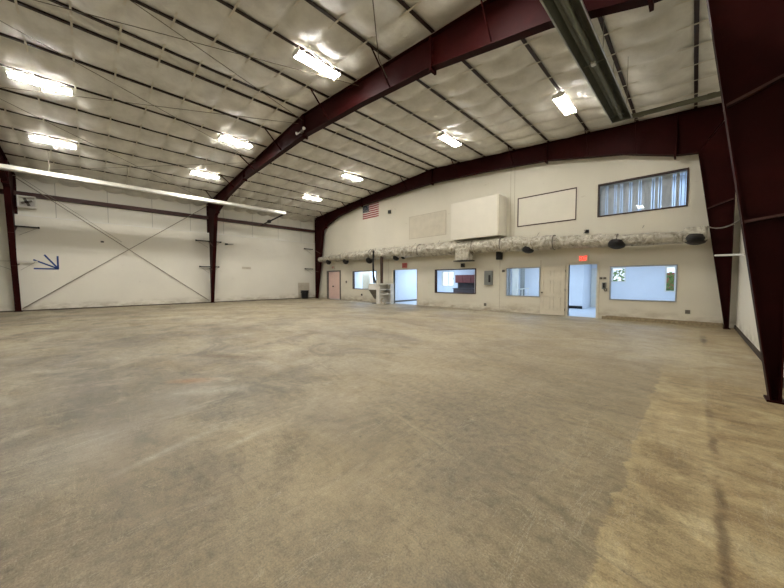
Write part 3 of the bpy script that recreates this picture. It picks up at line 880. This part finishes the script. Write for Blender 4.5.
FIX = [(PUR[8 + 2], -0.75, 'lit fixture above the blue arrow, the higher of the two at the left edge'),
       (PUR[8 + 5], -0.75, 'lit fixture near the left wall above the wall fan'),
       (PUR[8 + 2], 4.4, 'lit four tube fixture just left of the middle frame on the higher roof slope'),
       (PUR[8 + 5], 4.3, 'lit four tube fixture just above the knee of the middle frame'),
       (PUR[2], 4.4, 'lit fixture right of the ridge, just before the middle frame'),
       (PUR[8 + 5], 10.3, 'lit four tube fixture hanging nearest the left corner of the back wall'),
       (PUR[8 + 2], 10.3, 'lit four tube fixture above and in front of the flag'),
       (PUR[2], 10.4, 'lit four tube fixture in front of the big white wall box'),
       (PUR[5], 10.3, 'lit four tube fixture beside the grey radiant heater'),
       (PUR[5], 4.2, 'lit four tube fixture overhead above the view, before the middle frame'),
       (PUR[2], -0.75, 'lit four tube fixture overhead above the view, over the camera side'),
       (PUR[5], -0.75, 'lit four tube fixture overhead behind the view, by the right wall')]
proto = make_fixture()
for i, (x, y, l) in enumerate(FIX):
    o = proto if i == 0 else copy_tree(proto)
    o.location = (x, y, roof_z(x) - 0.012 - 0.235); o['label'] = l


# ------------------------------------------------------------------ radiant tube heaters
def heater(x1, z, y1, k, label, tube_mat, refl_mat, w):
    """trough with a tube inside; k is its slight skew in x per metre along the hall"""
    t = thing('radiant_heater', (x1, y1, z), label, 'heater', 'tube heaters')
    y0 = YF + 0.4
    X = lambda y: x1 - k * (y1 - y)
    pr = [(-w, -0.10), (-w * 0.70, 0.06), (-w * 0.30, 0.09), (w * 0.30, 0.09), (w * 0.70, 0.06), (w, -0.10)]
    inner = [(a * 0.97, b - 0.010 if abs(a) < w * 0.9 else b) for a, b in pr]
    prof = pr + inner[::-1]
    mb = MB(); mb.hull([(X(y0) + a, y0, z + b) for a, b in prof], [(x1 + a, y1, z + b) for a, b in prof]); mb.build('reflector', refl_mat, t)
    MB().tube([(X(y0 + 0.1), y0 + 0.1, z - 0.02), (x1, y1 + 0.05, z - 0.02)], 0.05, 14).build('burner_tube', tube_mat, t)
    for s in (-1, 1):
        MB().bar((X(y0) + s * w, y0, z - 0.10), (x1 + s * w, y1, z - 0.10), 0.02, 0.02).build('edge_lip', 'alu', t)
    MB().hull([(x1 + a, y1 - 0.006, z + b) for a, b in pr], [(x1 + a, y1 + 0.006, z + b) for a, b in pr]).build('end_plate', refl_mat, t)
    y = y1 - 0.35
    while y > y0:
        MB().bar((X(y) - w, y, z - 0.08), (X(y) + w, y, z - 0.08), 0.012, 0.012).build('wire_clip', refl_mat, t)
        for s in (-0.7, 0.7):
            MB().tube([(X(y) + s * w, y, z + 0.04), (X(y) + s * w, y, roof_z(X(y)) - 0.01)], 0.006, 6).build('hanger_rod', 'rodlight', t)
        y -= 2.46
    return t


h1 = heater(-1.40, 5.53, 9.55, 0.014, 'dark grey radiant tube heater hanging under the right roof slope', 'galv', 'galv', 0.20)
MB().tube([(-1.40, 9.60, 5.51), (-1.1, 9.62, 5.48), (0.3, 9.62, 5.40), (XR + 0.15, 9.62, 5.37)], 0.055, 12).build('exhaust_pipe', 'pipegrey', h1)
MB().tube([(-1.08, 9.62, 5.475), (-0.98, 9.62, 5.47)], 0.062, 12).build('pipe_coupling', 'pipegrey', h1)
MB().tube([(0.08, 9.62, 5.415), (0.2, 9.62, 5.41)], 0.062, 12).build('pipe_coupling', 'pipegrey', h1)
MB().box(-1.48, -1.41, 6.70, 6.80, 5.43, 5.50).build('burner_bracket', 'silver', h1)
h2 = heater(-19.00, 5.86, 9.20, 0.0, 'bright silver radiant tube heater hanging along the left wall', 'silver', 'silver', 0.15)
MB().tube([(-19.0, 9.26, 5.84), (-19.6, 9.28, 5.81), (-21.6, 9.28, 5.68), (XL - 0.05, 9.28, 5.61)], 0.05, 12).build('exhaust_pipe', 'dark', h2)
MB().lathe((-21.75, 9.28, 5.68), (1, 0, -0.03), [(0, 0.06), (0.02, 0.12), (0.2, 0.12), (0.22, 0.06)], 14).build('pipe_elbow', 'black', h2)

# ------------------------------------------------------------------ insulated air duct on the back wall
duct = thing('air_duct', (-10.5, 13.2, 2.5), 'long crumpled foil wrapped air duct along the back wall above the doors', 'air duct')
DY = 13.2
SEG = [(-21.3, -18.2, 0.19, 0.25, 3.13, 3.16), (-18.2, -14.9, 0.28, 0.29, 3.17, 3.16), (-14.9, -9.3, 0.325, 0.335, 3.16, 3.10), (-9.3, -6.15, 0.33, 0.32, 3.10, 3.05), (-6.15, -4.0, 0.32, 0.275, 3.03, 2.96),
       (-4.0, -1.95, 0.25, 0.225, 2.95, 2.85), (-1.95, -0.25, 0.21, 0.205, 2.82, 2.79)]
for a, b, ra, rb, za, zb in SEG:
    mb = MB(); n = max(8, int((b - a) / 0.045)); sg = 34
    for i in range(n + 1):
        t_ = i / n; x = a + (b - a) * t_; r = ra + (rb - ra) * t_; zc = za + (zb - za) * t_
        for k in range(sg):
            an = 2 * math.pi * k / sg
            cy, cz = math.cos(an), math.sin(an)
            nn = 1 + 0.13 * noise.noise((x * 2.4, cy * 1.6, cz * 1.6 + 5)) + 0.11 * noise.noise((x * 6, cy * 3.5, cz * 3.5)) + 0.05 * noise.noise((x * 14, cy * 6, cz * 6)) + 0.03 * math.sin(x * 4.1)
            mb.v.append(Vector((x, DY + cy * r * nn, zc + cz * r * nn)))
    for i in range(n):
        for k in range(sg):
            mb.f.append([i * sg + k, i * sg + (k + 1) % sg, (i + 1) * sg + (k + 1) % sg, (i + 1) * sg + k]); mb.mi.append(0)
    mb.f.append(list(range(sg))); mb.mi.append(0); mb.f.append([n * sg + k for k in range(sg)]); mb.mi.append(0)
    mb.build('duct_section', 'duct', duct, smooth=True)
for x, r, z in ((-18.2, 0.29, 3.17), (-15.0, 0.335, 3.16), (-14.75, 0.335, 3.16), (-10.9, 0.345, 3.13), (-7.55, 0.335, 3.08), (-6.15, 0.335, 3.05), (-4.0, 0.285, 2.96), (-1.95, 0.235, 2.83)):
    pts = [(x, DY + r * math.cos(a), z + r * math.sin(a)) for a in [2 * math.pi * i / 24 for i in range(25)]]
    MB().tube(pts, 0.018, 6, False).build('strap_band', 'greydark', duct)
# boxy end piece at the right
mb = MB().box(-0.28, 0.24, 12.98, 13.42, 2.62, 3.06)
mb.build('end_box', 'duct', duct, bevel=0.05)
mb = MB().lathe((-21.28, DY, 3.13), (-1, 0, 0), [(0, 0.2), (0.05, 0.2), (0.07, 0.1), (0.14, 0.1)], 16); mb.build('end_cap', 'greydark', duct)
# square drop plenum
mb = MB().box(-8.40, -7.64, 12.83, 13.3, 2.42, 3.0)
mb.build('drop_box', 'duct', duct, bevel=0.03)
MB().box(-8.47, -7.60, 12.80, 13.32, 2.38, 2.425).build('grille', 'dark', duct)
for x, z, r, ax in ((-20.0, 2.86, 0.20, (0.5, -0.75, -0.5)), (-17.8, 2.80, 0.21, (0.5, -0.75, -0.5)), (-15.2, 2.76, 0.23, (0.5, -0.75, -0.5)), (-12.75, 2.80, 0.19, (0.2, -0.6, -0.7)), (-12.15, 2.82, 0.13, (0.2, -0.6, -0.7)),
                     (-5.0, 2.72, 0.24, (-0.1, -0.25, -1)), (-1.97, 2.68, 0.27, (-0.1, -0.25, -1)), (-0.02, 2.66, 0.27, (-0.1, -0.25, -1))):
    o_ = Vector((x, DY - 0.06, z + 0.03)); ax = Vector(ax).normalized()
    df = MB().lathe(o_ - ax * 0.10, ax, [(0, r * 0.9), (0.10, r), (0.16, r * 0.93), (0.21, r * 0.74), (0.245, r * 0.42)], 22).build('diffuser', 'dark', duct, smooth=False)
    mb = MB()
    for q, hh in ((0.97, 0.03), (0.88, 0.075), (0.62, 0.115)):
        pp = [o_ + ax * hh + (ax.orthogonal().normalized() * math.cos(t_) + ax.cross(ax.orthogonal().normalized()) * math.sin(t_)) * r * q for t_ in [2 * math.pi * k / 20 for k in range(21)]]
        mb.tube(pp, 0.012, 5, False)
    mb.build('louvre', 'black', df)
# hangers
for i in range(12):
    x = -20.2 + i * 1.72
    MB().bar((x, DY, 3.2 - 0.0 * i), (x, DY + 0.40, 3.62 - max(0, i - 7) * 0.07), 0.02, 0.01).build('hanger', 'rodlight', duct)
rod(sag((0.22, 13.05, 3.04), (0.88, 11.6, 3.05), 0.16), 0.018, 'greydark', 'power_cable', 'grey cable running from the duct end to the right wall', 'cable')
rod([(0.42, 13.1, 2.17), (0.885, 11.63, 2.08)], 0.028, 'white', 'white_pipe', 'short white pipe between the corner column and the right wall', 'pipe')

# ------------------------------------------------------------------ things on the back wall
bx = MB().box(-8.66, -6.18, 12.84, D, 3.46, 5.24)
b_ = tag(bx.build('wall_box', 'box', bevel=0.015), 'big white box built out from the wall above the duct', 'wall box')
mb = MB(); mb.box(-8.67, -6.17, 12.83, 12.86, 3.44, 3.47); mb.box(-6.24, -6.17, 12.83, 12.9, 3.47, 5.25)
mb.build('corner_trim', 'cream', b_)
p1 = MB(); n = 12
for j in range(n + 1):
    for i in range(n + 1):
        u, v = i / n, j / n
        p1.v.append(Vector((-12.1 + 2.58 * u, D - 0.012 - 0.03 * math.sin(math.pi * u) * math.sin(math.pi * v) * (0.6 + noise.noise((u * 3, v * 3, 1))), 3.93 + 1.26 * v)))
for j in range(n):
    for i in range(n):
        a = j * (n + 1) + i
        p1.f.append([a, a + 1, a + n + 2, a + n + 1]); p1.mi.append(0)
p1r = thing('cover_sheet', (-10.8, D - 0.01, 3.93), 'buckled beige sheet covering an old opening left of the white wall box', 'wall panel')
p1.build('sheet', 'sheet', p1r, smooth=True)
mb = MB(); mb.box(-12.13, -9.49, D - 0.014, D, 3.90, 3.93); mb.box(-12.13, -9.49, D - 0.014, D, 5.19, 5.215); mb.box(-12.13, -12.10, D - 0.014, D, 3.93, 5.19); mb.box(-9.52, -9.49, D - 0.014, D, 3.93, 5.19)
mb.build('edge_trim', 'board', p1r)
p2 = thing('boarded_window', (-4.5, D, 3.83), 'boarded up window with dark brown frame right of the white wall box', 'wall panel')
MB().box(-5.63, -3.39, D - 0.012, D, 3.86, 5.04).build('board', 'box', p2)
mb = MB(); mb.box(-5.67, -3.36, D - 0.022, D, 3.82, 3.86); mb.box(-5.67, -3.36, D - 0.022, D, 5.04, 5.085); mb.box(-5.67, -5.625, D - 0.022, D, 3.86, 5.04); mb.box(-3.39, -3.36, D - 0.022, D, 3.86, 5.04)
mb.build('frame', 'brown', p2)

# flag
fl = MB(); fx0, fx1, fz0, fz1 = -16.42, -14.79, 5.68, 6.60
NXF = 24


def fy(u, v):
    return D - 0.02 - 0.012 * math.sin(u * 14 + v * 2)


def fpatch(u0, u1, v0, v1, mi, n):
    fl.cur = mi; b = len(fl.v)
    for i in range(n + 1):
        u = u0 + (u1 - u0) * i / n
        for v in (v0, v1):
            fl.v.append(Vector((fx0 + (fx1 - fx0) * u, fy(u, v), fz0 + (fz1 - fz0) * v)))
    for i in range(n):
        fl.f.append([b + 2 * i, b + 2 * i + 2, b + 2 * i + 3, b + 2 * i + 1]); fl.mi.append(mi)


for s_ in range(13):
    v0, v1 = 1 - (s_ + 1) / 13, 1 - s_ / 13
    fpatch(0.4 if s_ < 7 else 0.0, 1.0, v0, v1, 0 if s_ % 2 == 0 else 1, NXF)
for s_ in range(7):
    fpatch(0.0, 0.4, 1 - (s_ + 1) / 13, 1 - s_ / 13, 2, 10)
for r_ in range(9):
    for c_ in range(6 if r_ % 2 == 0 else 5):
        u = 0.4 * ((c_ + 0.5 + (0.5 if r_ % 2 else 0)) / 6.0); v = 1 - (7 / 13) * (r_ + 0.6) / 9.2
        x, z = fx0 + (fx1 - fx0) * u, fz0 + (fz1 - fz0) * v; y = fy(u, v) - 0.004
        pts = []
        for q in range(10):
            a = math.pi / 2 + q * math.pi / 5; rad = 0.026 if q % 2 == 0 else 0.011
            pts.append((x + rad * math.cos(a), y, z + rad * math.sin(a)))
        fl.cur = 1; fl.add(pts, [list(range(10))])
fo = fl.build('flag', ['red', 'flagwhite', 'navy'])
sm = fo.modifiers.new('thick', 'SOLIDIFY'); sm.thickness = 0.004
tag(fo, 'american flag with stripes and stars hung flat on the back wall under the roof', 'flag')


def small_box(name, x, z, w, h, d, mat, label, cat, y=D, detail=None):
    o = MB().box(x - w / 2, x + w / 2, y - d, y, z - h / 2, z + h / 2).build(name, mat, bevel=min(0.006, d / 4))
    tag(o, label, cat)
    if detail:
        detail(o)
    return o


small_box('junction_box', -13.76, 5.78, 0.20, 0.20, 0.1, 'dark', 'small dark box high on the wall right of the flag', 'junction box')
small_box('junction_box', -6.45, 2.62, 0.24, 0.42, 0.2, 'dark', 'dark box hanging under the duct right above the grey electrical panel', 'junction box')
small_box('wall_speaker', -8.42, 2.22, 0.17, 0.19, 0.12, 'dark', 'small dark speaker between drop box and kitchen window', 'speaker')
small_box('junction_box', -2.98, 3.32, 0.14, 0.12, 0.08, 'black', 'small black box on the wall just above the duct, below the boarded window', 'junction box')
small_box('thermostat', -6.28, 1.88, 0.12, 0.10, 0.04, 'greydark', 'small tan thermostat left of the narrow grey framed window', 'thermostat')
small_box('light_switch', -10.65, 1.32, 0.10, 0.14, 0.02, 'cream', 'small switch plate between open doorway and kitchen window', 'light switch')
small_box('outlet', -7.18, 0.27, 0.13, 0.14, 0.02, 'greydark', 'small outlet low on the wall under the electrical panel', 'outlet')
small_box('outlet', -0.12, 0.42, 0.12, 0.12, 0.02, 'greydark', 'small outlet low on the wall right of the wide bright window', 'outlet')
small_box('outlet', -18.4, 1.35, 0.14, 0.16, 0.03, 'greydark', 'small switch box between the pink door and the left window', 'outlet')
small_box('outlet', -16.6, 0.45, 0.14, 0.14, 0.03, 'dark', 'small dark outlet low under the leftmost window', 'outlet')

# keypad and telephone by the open doorway
kp = thing('door_keypad', (-2.42, D, 1.46), 'pair of small dark keypads between the doorway and the wide window', 'keypad')
MB().box(-2.53, -2.44, D - 0.03, D, 1.48, 1.56).build('body', 'greydark', kp); MB().box(-2.41, -2.32, D - 0.03, D, 1.48, 1.56).build('body', 'greydark', kp)
ph = thing('wall_phone', (-2.38, D, 1.02), 'grey wall telephone with dark handset beside the doorway', 'telephone')
MB().box(-2.45, -2.31, D - 0.05, D, 1.12, 1.36).build('body', 'grey', ph, bevel=0.008)
MB().tube([(-2.38, D - 0.06, 1.18), (-2.38, D - 0.085, 1.25), (-2.38, D - 0.06, 1.33)], [0.03, 0.018, 0.03], 10).build('handset', 'black', ph)
MB().tube([(-2.38, D - 0.03, 1.12), (-2.34, D - 0.05, 1.04), (-2.29, D - 0.04, 1.05), (-2.30, D - 0.03, 1.14)], 0.02, 8).build('cord', 'greydark', ph)

# electrical panel
ep = thing('electrical_panel', (-7.0, D, 1.23), 'grey electrical breaker panel between two windows', 'electrical panel')
MB().box(-7.2, -6.8, D - 0.1, D, 1.23, 1.90).build('cabinet', 'grey', ep, bevel=0.008)
pd = MB().box(-7.17, -6.83, D - 0.112, D - 0.1, 1.26, 1.87).build('door', 'grey', ep)
mb = MB().box(-6.97, -6.87, D - 0.118, D - 0.112, 1.36, 1.70)
for k in range(8):
    mb.box(-6.965, -6.925, D - 0.128, D - 0.118, 1.375 + k * 0.04, 1.40 + k * 0.04); mb.box(-6.915, -6.875, D - 0.128, D - 0.118, 1.375 + k * 0.04, 1.40 + k * 0.04)
mb.build('breaker_strip', 'black', pd)


def text_mesh(txt, size, parent, loc, mat, width, name='lettering'):
    cu = bpy.data.curves.new('letters', 'FONT'); cu.body = txt; cu.size = size; cu.align_x = 'CENTER'; cu.align_y = 'CENTER'; cu.extrude = 0.003; cu.offset = 0.004
    tmp = bpy.data.objects.new('letters', cu); COL.objects.link(tmp)
    bpy.context.view_layer.update()
    me = bpy.data.meshes.new_from_object(tmp.evaluated_get(bpy.context.evaluated_depsgraph_get()))
    bpy.data.objects.remove(tmp); bpy.data.curves.remove(cu)
    o_ = ORG[parent.name]; half = max(abs(v.co.x) for v in me.vertices); k = width / (2 * half)
    for v in me.vertices:
        x, y, z = v.co; x *= k
        v.co = Vector((loc[0] + x, loc[1] - z, loc[2] + y)) - o_
    me.materials.clear(); me.materials.append(M[mat])
    ob = bpy.data.objects.new(name, me); COL.objects.link(ob); ob.parent = parent; ORG[ob.name] = o_
    return ob


def exit_sign(x, z, w, h, label, body, face, letters):
    t = thing('exit_sign', (x, D, z - h / 2), label, 'exit sign', 'exit signs')
    MB().box(x - w / 2, x + w / 2, D - 0.06, D, z - h / 2, z + h / 2).build('housing', body, t, bevel=0.005)
    if face:
        MB().box(x - w / 2 + 0.03, x + w / 2 - 0.03, D - 0.065, D - 0.06, z - h / 2 + 0.02, z + h / 2 - 0.02).build('face', face, t)
    text_mesh('EXIT', h * 1.0, t, (x, D - 0.069, z), letters, w * 0.80)
    return t


exit_sign(-20.05, 2.47, 0.36, 0.22, 'faded red and white exit sign above the pink door', 'cream', None, 'faded')
exit_sign(-12.48, 2.36, 0.38, 0.30, 'unlit red exit sign above the wide open doorway', 'faded', None, 'red')
exit_sign(-3.07, 2.285, 0.32, 0.25, 'glowing red exit sign above the doorway with the open white door', 'cream', None, 'exitlit')

# pipes and the white work station beside the first window
rod([(-14.45, 12.84, 3.35), (-14.45, 12.80, 2.5), (-14.42, 12.80, 1.7), (-14.30, 12.8, 1.30)], [0.055, 0.055, 0.07, 0.11], 'black', 'flexible_hose', 'thin dark hose dropping from the duct to the white work cabinet', 'hose')
rod([(-13.87, 13.0, 2.95), (-13.87, 13.0, 1.27)], 0.09, 'brown', 'vertical_pipe', 'thick dark brown vertical pipe above the white work cabinet', 'pipe')
ws = thing('work_cabinet', (-13.9, 13.0, 0), 'white work cabinet with open side shelves and a grey hopper by the open doorway', 'cabinet')
MB().box(-13.97, -13.70, 12.62, 13.42, 0.0, 1.21).build('body', 'white', ws, bevel=0.01)
mb = MB(); mb.box(-14.67, -13.18, 12.58, 13.46, 1.21, 1.26); mb.box(-14.67, -13.97, 12.60, 13.4, 0.88, 1.21)
mb.build('worktop', 'white', ws)
for z in (0.06, 0.60, 0.88):
    MB().box(-13.70, -13.20, 12.66, 13.40, z, z + 0.035).build('shelf', 'white', ws)
MB().box(-13.70, -13.20, 13.40, 13.42, 0.0, 1.21).build('back_panel', 'white', ws)
MB().box(-13.22, -13.18, 13.1, 13.40, 0.0, 1.21).build('side_panel', 'white', ws)
mb = MB(); mb.hull([(-14.74, 12.66, 0.87), (-13.98, 12.66, 0.87), (-13.98, 13.36, 0.87), (-14.74, 13.36, 0.87)], [(-14.36, 12.8, 0.30), (-13.98, 12.8, 0.30), (-13.98, 13.2, 0.30), (-14.36, 13.2, 0.30)])
mb.build('hopper', 'greydark', ws)
MB().bar((-14.42, 12.7, 0.02), (-13.97, 12.7, 0.02), 0.1, 0.04).build('foot', 'greydark', ws)
hr = MB()
for q in range(4):
    r = 0.19 - 0.012 * q
    hr.tube([(-13.26 + r * math.cos(a), 12.5 + 0.03 * q, 0.21 + r * math.sin(a)) for a in [2 * math.pi * i / 22 for i in range(23)]], 0.016, 6, False)
tag(hr.build('hose_coil', 'board'), 'coiled pale hose leaning at the foot of the white work cabinet', 'hose')
small_box('control_box', -13.72, 1.55, 0.13, 0.36, 0.03, 'cream', 'pale control box between brown pipe and the wide open doorway', 'control box')

# ------------------------------------------------------------------ things on the left wall
ar = MB(); ax_ = XL + 0.006
tip = (-1.03, 2.06)


def stroke(a, b, w=0.035):
    a, b = Vector((0, *a)), Vector((0, *b)); d = (b - a).normalized(); nn = Vector((0, -d.z, d.y)) * w
    P = [a - nn, b - nn, b + nn, a + nn]
    ar.hull([p + Vector((ax_ - 0.004, 0, 0)) for p in P], [p + Vector((ax_, 0, 0)) for p in P])


stroke((-1.84, 2.48), tip); stroke((-1.48, 2.74), tip); stroke((-1.04, 2.70), (-1.04, 2.04)); stroke((-1.84, 2.05), (-1.02, 2.05))
tag(ar.build('blue_arrow', 'blue'), 'blue tape arrow stuck on the white left wall pointing down', 'wall marking')

fn = thing('wall_fan', (XL - 0.05, -1.95, 4.97), 'white square wall fan beside the leftmost column', 'fan')
mb = MB(); cx_, cy_, cz_ = XL, -1.95, 5.22
mb.box(cx_ - 0.2, cx_ + 0.12, cy_ - 0.25, cy_ + 0.25, cz_ - 0.27, cz_ - 0.23); mb.box(cx_ - 0.2, cx_ + 0.12, cy_ - 0.25, cy_ + 0.25, cz_ + 0.23, cz_ + 0.27)
mb.box(cx_ - 0.2, cx_ + 0.12, cy_ - 0.29, cy_ - 0.25, cz_ - 0.27, cz_ + 0.27); mb.box(cx_ - 0.2, cx_ + 0.12, cy_ + 0.25, cy_ + 0.29, cz_ - 0.27, cz_ + 0.27)
mb.box(cx_ - 0.2, cx_ - 0.15, cy_ - 0.25, cy_ + 0.25, cz_ - 0.23, cz_ + 0.23)
mb.build('housing', 'white', fn)
for k in range(4):
    a = k * math.pi / 2 + 0.4
    c1 = Vector((cx_ + 0.02, cy_, cz_)); e1 = c1 + Vector((0, math.cos(a), math.sin(a))) * 0.19
    MB().bar(c1, e1, 0.10, 0.012, (0.85, 0.3 * math.cos(a + 1.57), 0.3 * math.sin(a + 1.57))).build('blade', 'greydark', fn)
MB().lathe((cx_ - 0.1, cy_, cz_), (1, 0, 0), [(0, 0.07), (0.14, 0.07), (0.17, 0.04)], 16).build('motor_hub', 'dark', fn)


def bracket(y0, y1, z, yc, label, mat='dark'):
    t = thing('wall_bracket', (XL + 0.12, yc, z), label, 'bracket', 'steel arms on the left wall columns')
    x = XL + 0.16
    MB().box(x - 0.03, x + 0.03, y0, y1, z - 0.03, z + 0.03).build('arm', mat, t)
    for e in (y0, y1):
        if abs(e - yc) > 0.3:
            MB().bar((x, e + (0.05 if e < yc else -0.05), z - 0.03), (x, yc + (0.12 if e > yc else -0.12), z - 0.42), 0.015, 0.015).build('brace', 'rodlight', t)
            MB().box(x - 0.04, x + 0.04, e - 0.03, e + 0.03, z - 0.045, z + 0.045).build('end_stop', mat, t)


bracket(-2.36, -1.60, 4.02, -2.35, 'dark steel arm on the leftmost column below the wall fan')
bracket(-3.3, -1.72, 2.38, -2.35, 'pale steel arm on the leftmost column level with the blue arrow', 'strap')
bracket(4.95, 6.38, 4.03, 5.75, 'upper dark steel arm across the middle column of the left wall')
bracket(5.12, 6.22, 2.37, 5.75, 'lower dark steel arm across the middle column of the left wall')
bracket(12.55, 13.3, 4.05, 13.33, 'upper dark steel arm on the corner column beside the trash can')
bracket(12.6, 13.3, 2.42, 13.33, 'lower dark steel arm on the corner column beside the trash can')
hk = thing('wall_hook', (XL, 6.9, 3.95), 'short black pointed arm fixed to the white wall right of the middle column', 'bracket')
MB().hull([(XL, 6.68, 3.88), (XL + 0.08, 6.68, 3.88), (XL + 0.08, 6.68, 4.0), (XL, 6.68, 4.0)], [(XL, 6.86, 3.92), (XL + 0.06, 6.86, 3.92), (XL + 0.06, 6.86, 3.99), (XL, 6.86, 3.99)]).build('mount', 'black', hk)
MB().bar((XL + 0.03, 6.86, 3.955), (XL + 0.03, 7.2, 3.98), 0.03, 0.03).build('arm', 'dark', hk)
tag(MB().box(XL, XL + 0.012, 7.75, 8.35, 2.28, 2.44).build('tape_patch', 'board'), 'faint grey patch on the white left wall between the middle and corner columns', 'wall marking')
tag(MB().box(XL, XL + 0.012, 0.55, 0.68, 3.52, 3.60).build('wall_mark', 'dark'), 'small dark mark high on the white left wall above the crossing rods', 'wall marking')

bd = MB().box(XL + 0.005, XL + 0.03, 12.02, 13.02, 0.08, 1.28)
tag(bd.build('leaning_board', 'board'), 'pale beige board against the wall behind the trash can', 'board')
tc = thing('trash_can', (XL + 0.42, 12.38, 0), 'black round trash can by the left wall near the corner', 'trash can')
mb = MB(); mb.lathe((XL + 0.42, 12.38, 0), (0, 0, 1), [(0, 0.24), (0.02, 0.25), (0.62, 0.30), (0.62, 0.275), (0.05, 0.23)], 24); mb.build('bin', 'black', tc, smooth=False)
MB().lathe((XL + 0.42, 12.38, 0.62), (0, 0, 1), [(0, 0.32), (0.04, 0.325), (0.05, 0.30), (0.05, 0.28)], 24).build('rim', 'black', tc)
for s in (-1, 1):
    MB().box(XL + 0.42 - 0.03, XL + 0.42 + 0.03, 12.38 + s * 0.32 - 0.03, 12.38 + s * 0.32 + 0.03, 0.48, 0.55).build('handle', 'black', tc)

# emergency light heads on the middle rafter
em = thing('emergency_light', (-10.15, 5.60, 6.74), 'small twin white lamp heads on the ridge of the middle frame', 'emergency light')
MB().box(-10.25, -10.05, 5.59, 5.635, 6.76, 6.86).build('battery_box', 'greydark', em)
for s in (-1, 1):
    MB().lathe((-10.15 + s * 0.24, 5.60, 6.82), (0.3 * s, -0.8, -0.25), [(0, 0.025), (0.05, 0.045), (0.09, 0.055), (0.10, 0.04)], 14).build('lamp_head', 'white', em)
    MB().bar((-10.15, 5.61, 6.82), (-10.15 + s * 0.24, 5.60, 6.82), 0.02, 0.02).build('arm', 'white', em)

# ------------------------------------------------------------------ what shows inside the offices
kc = thing('wall_cabinet', (-10.7, YB - 0.2, 1.25), 'red brown kitchen wall cabinets seen through the kitchen window', 'cabinet')
MB().box(-12.3, -8.4, YB - 0.36, YB, 1.28, 1.84).build('body', 'cabinet', kc)
for i in range(6):
    MB().box(-12.27 + i * 0.64, -11.67 + i * 0.64, YB - 0.385, YB - 0.36, 1.31, 1.81).build('door', 'cabinet', kc)
ct = thing('kitchen_counter', (-10.7, YB - 0.3, 0), 'dark kitchen counter with splashback seen through the kitchen window', 'counter')
MB().box(-12.3, -8.4, YB - 0.6, YB - 0.005, 0.0, 0.86).build('base_cabinet', 'counter', ct)
MB().box(-12.35, -8.38, YB - 0.63, YB - 0.005, 0.86, 0.90).build('worktop', 'counter', ct)
MB().box(-12.3, -8.4, YB - 0.02, YB - 0.005, 0.90, 1.28).build('splashback', 'counter', ct)
MB().tube([(-10.2, YB - 0.15, 0.9), (-10.2, YB - 0.15, 1.1), (-10.2, YB - 0.22, 1.16), (-10.2, YB - 0.3, 1.1)], 0.012, 8).build('faucet', 'alu', ct)
ib = MB().box(-10.15, -7.75, D + 0.15, D + 0.65, 0.74, 0.78)
tag(ib.build('window_shelf', 'counter'), 'dark shelf running inside along the kitchen window sill', 'shelf')
for i, (xx, yy, w, mat_, lab) in enumerate(((-7.68, 16.5, 0.16, 'grey', 'narrow grey upright inside the narrow grey framed window, by its left edge'), (-7.4, 16.5, 0.34, 'blind', 'wide pale panel inside the narrow grey framed window, between two grey ones'), (-6.95, 16.5, 0.22, 'grey', 'grey panel inside the narrow grey framed window, next to its bright right half'))):
    tag(MB().box(xx + 0.3, xx + 0.3 + w, yy - 0.02, yy + 0.02, 0, 2.2).build('door_panel', mat_), lab, 'panel')
rl = thing('stair_rail', (-6.0, 16.0, 0), 'white stair rail low behind the narrow grey framed window', 'rail')
MB().tube([(-6.7, 16.0, 0.95), (-6.0, 16.0, 1.05)], 0.025, 8).build('handrail', 'white', rl)
for xx in (-6.65, -6.35, -6.05):
    MB().tube([(xx, 16.0, 0), (xx, 16.0, 0.97 + (xx + 6.65) * 0.14)], 0.02, 8).build('baluster', 'white', rl)
pn = MB().box(-18.15, -17.3, 14.97, 15.03, 0, 2.2)
tag(pn.build('tall_cabinet', 'board'), 'tall beige panel standing inside the leftmost window', 'panel')
of = thing('inner_doorway', (-3.75, YB - 0.03, 0), 'white door frame seen deep inside through the doorway', 'door frame')
MB().box(-3.93, -3.86, YB - 0.055, YB - 0.005, 0, 2.1).build('jamb', 'white', of); MB().box(-3.50, -3.43, YB - 0.055, YB - 0.005, 0, 2.1).build('jamb', 'white', of)
MB().box(-3.86, -3.50, YB - 0.055, YB - 0.005, 2.03, 2.1).build('head', 'white', of); MB().box(-3.86, -3.50, YB - 0.025, YB - 0.005, 0, 2.03).build('door_leaf', 'blind', of)
for i, (x, y, r, lab) in enumerate(((-3.3, 22.5, 0.9, 'leafy green shrub outside the small window on the left of the bright room'), (-14.5, 23.5, 1.0, 'leafy green shrub outside the kitchen window'), (-1.0, 23.0, 0.7, 'leafy green shrub outside the narrow window of the bright room'))):
    t = thing('garden_shrub', (x, y, -0.1), lab, 'shrub', 'shrubs outside')
    MB().tube([(x, y, -0.1), (x, y, 1.0)], 0.05, 8).build('stem', 'brown', t)
    mb = MB()
    for q in range(260):
        d = Vector((random.gauss(0, 1), random.gauss(0, 1), random.gauss(0, 1))).normalized() * r * random.uniform(0.55, 1.0)
        c = Vector((x, y, 0.9 + r * 0.5)) + Vector((d.x, d.y, d.z * 0.95)); a = Vector((random.gauss(0, 1), random.gauss(0, 1), random.gauss(0, 1))).normalized() * 0.10; b = a.orthogonal().normalized() * 0.05
        mb.add([c - a, c + b, c + a, c - b], [(0, 1, 2, 3)])
    mb.build('foliage', 'leaf', t)
tag(MB().box(-3.0, 1.5, 25.0, 25.3, -0.1, 1.9).build('garden_wall', 'brick'), 'red brick wall outside the narrow far window', 'wall')
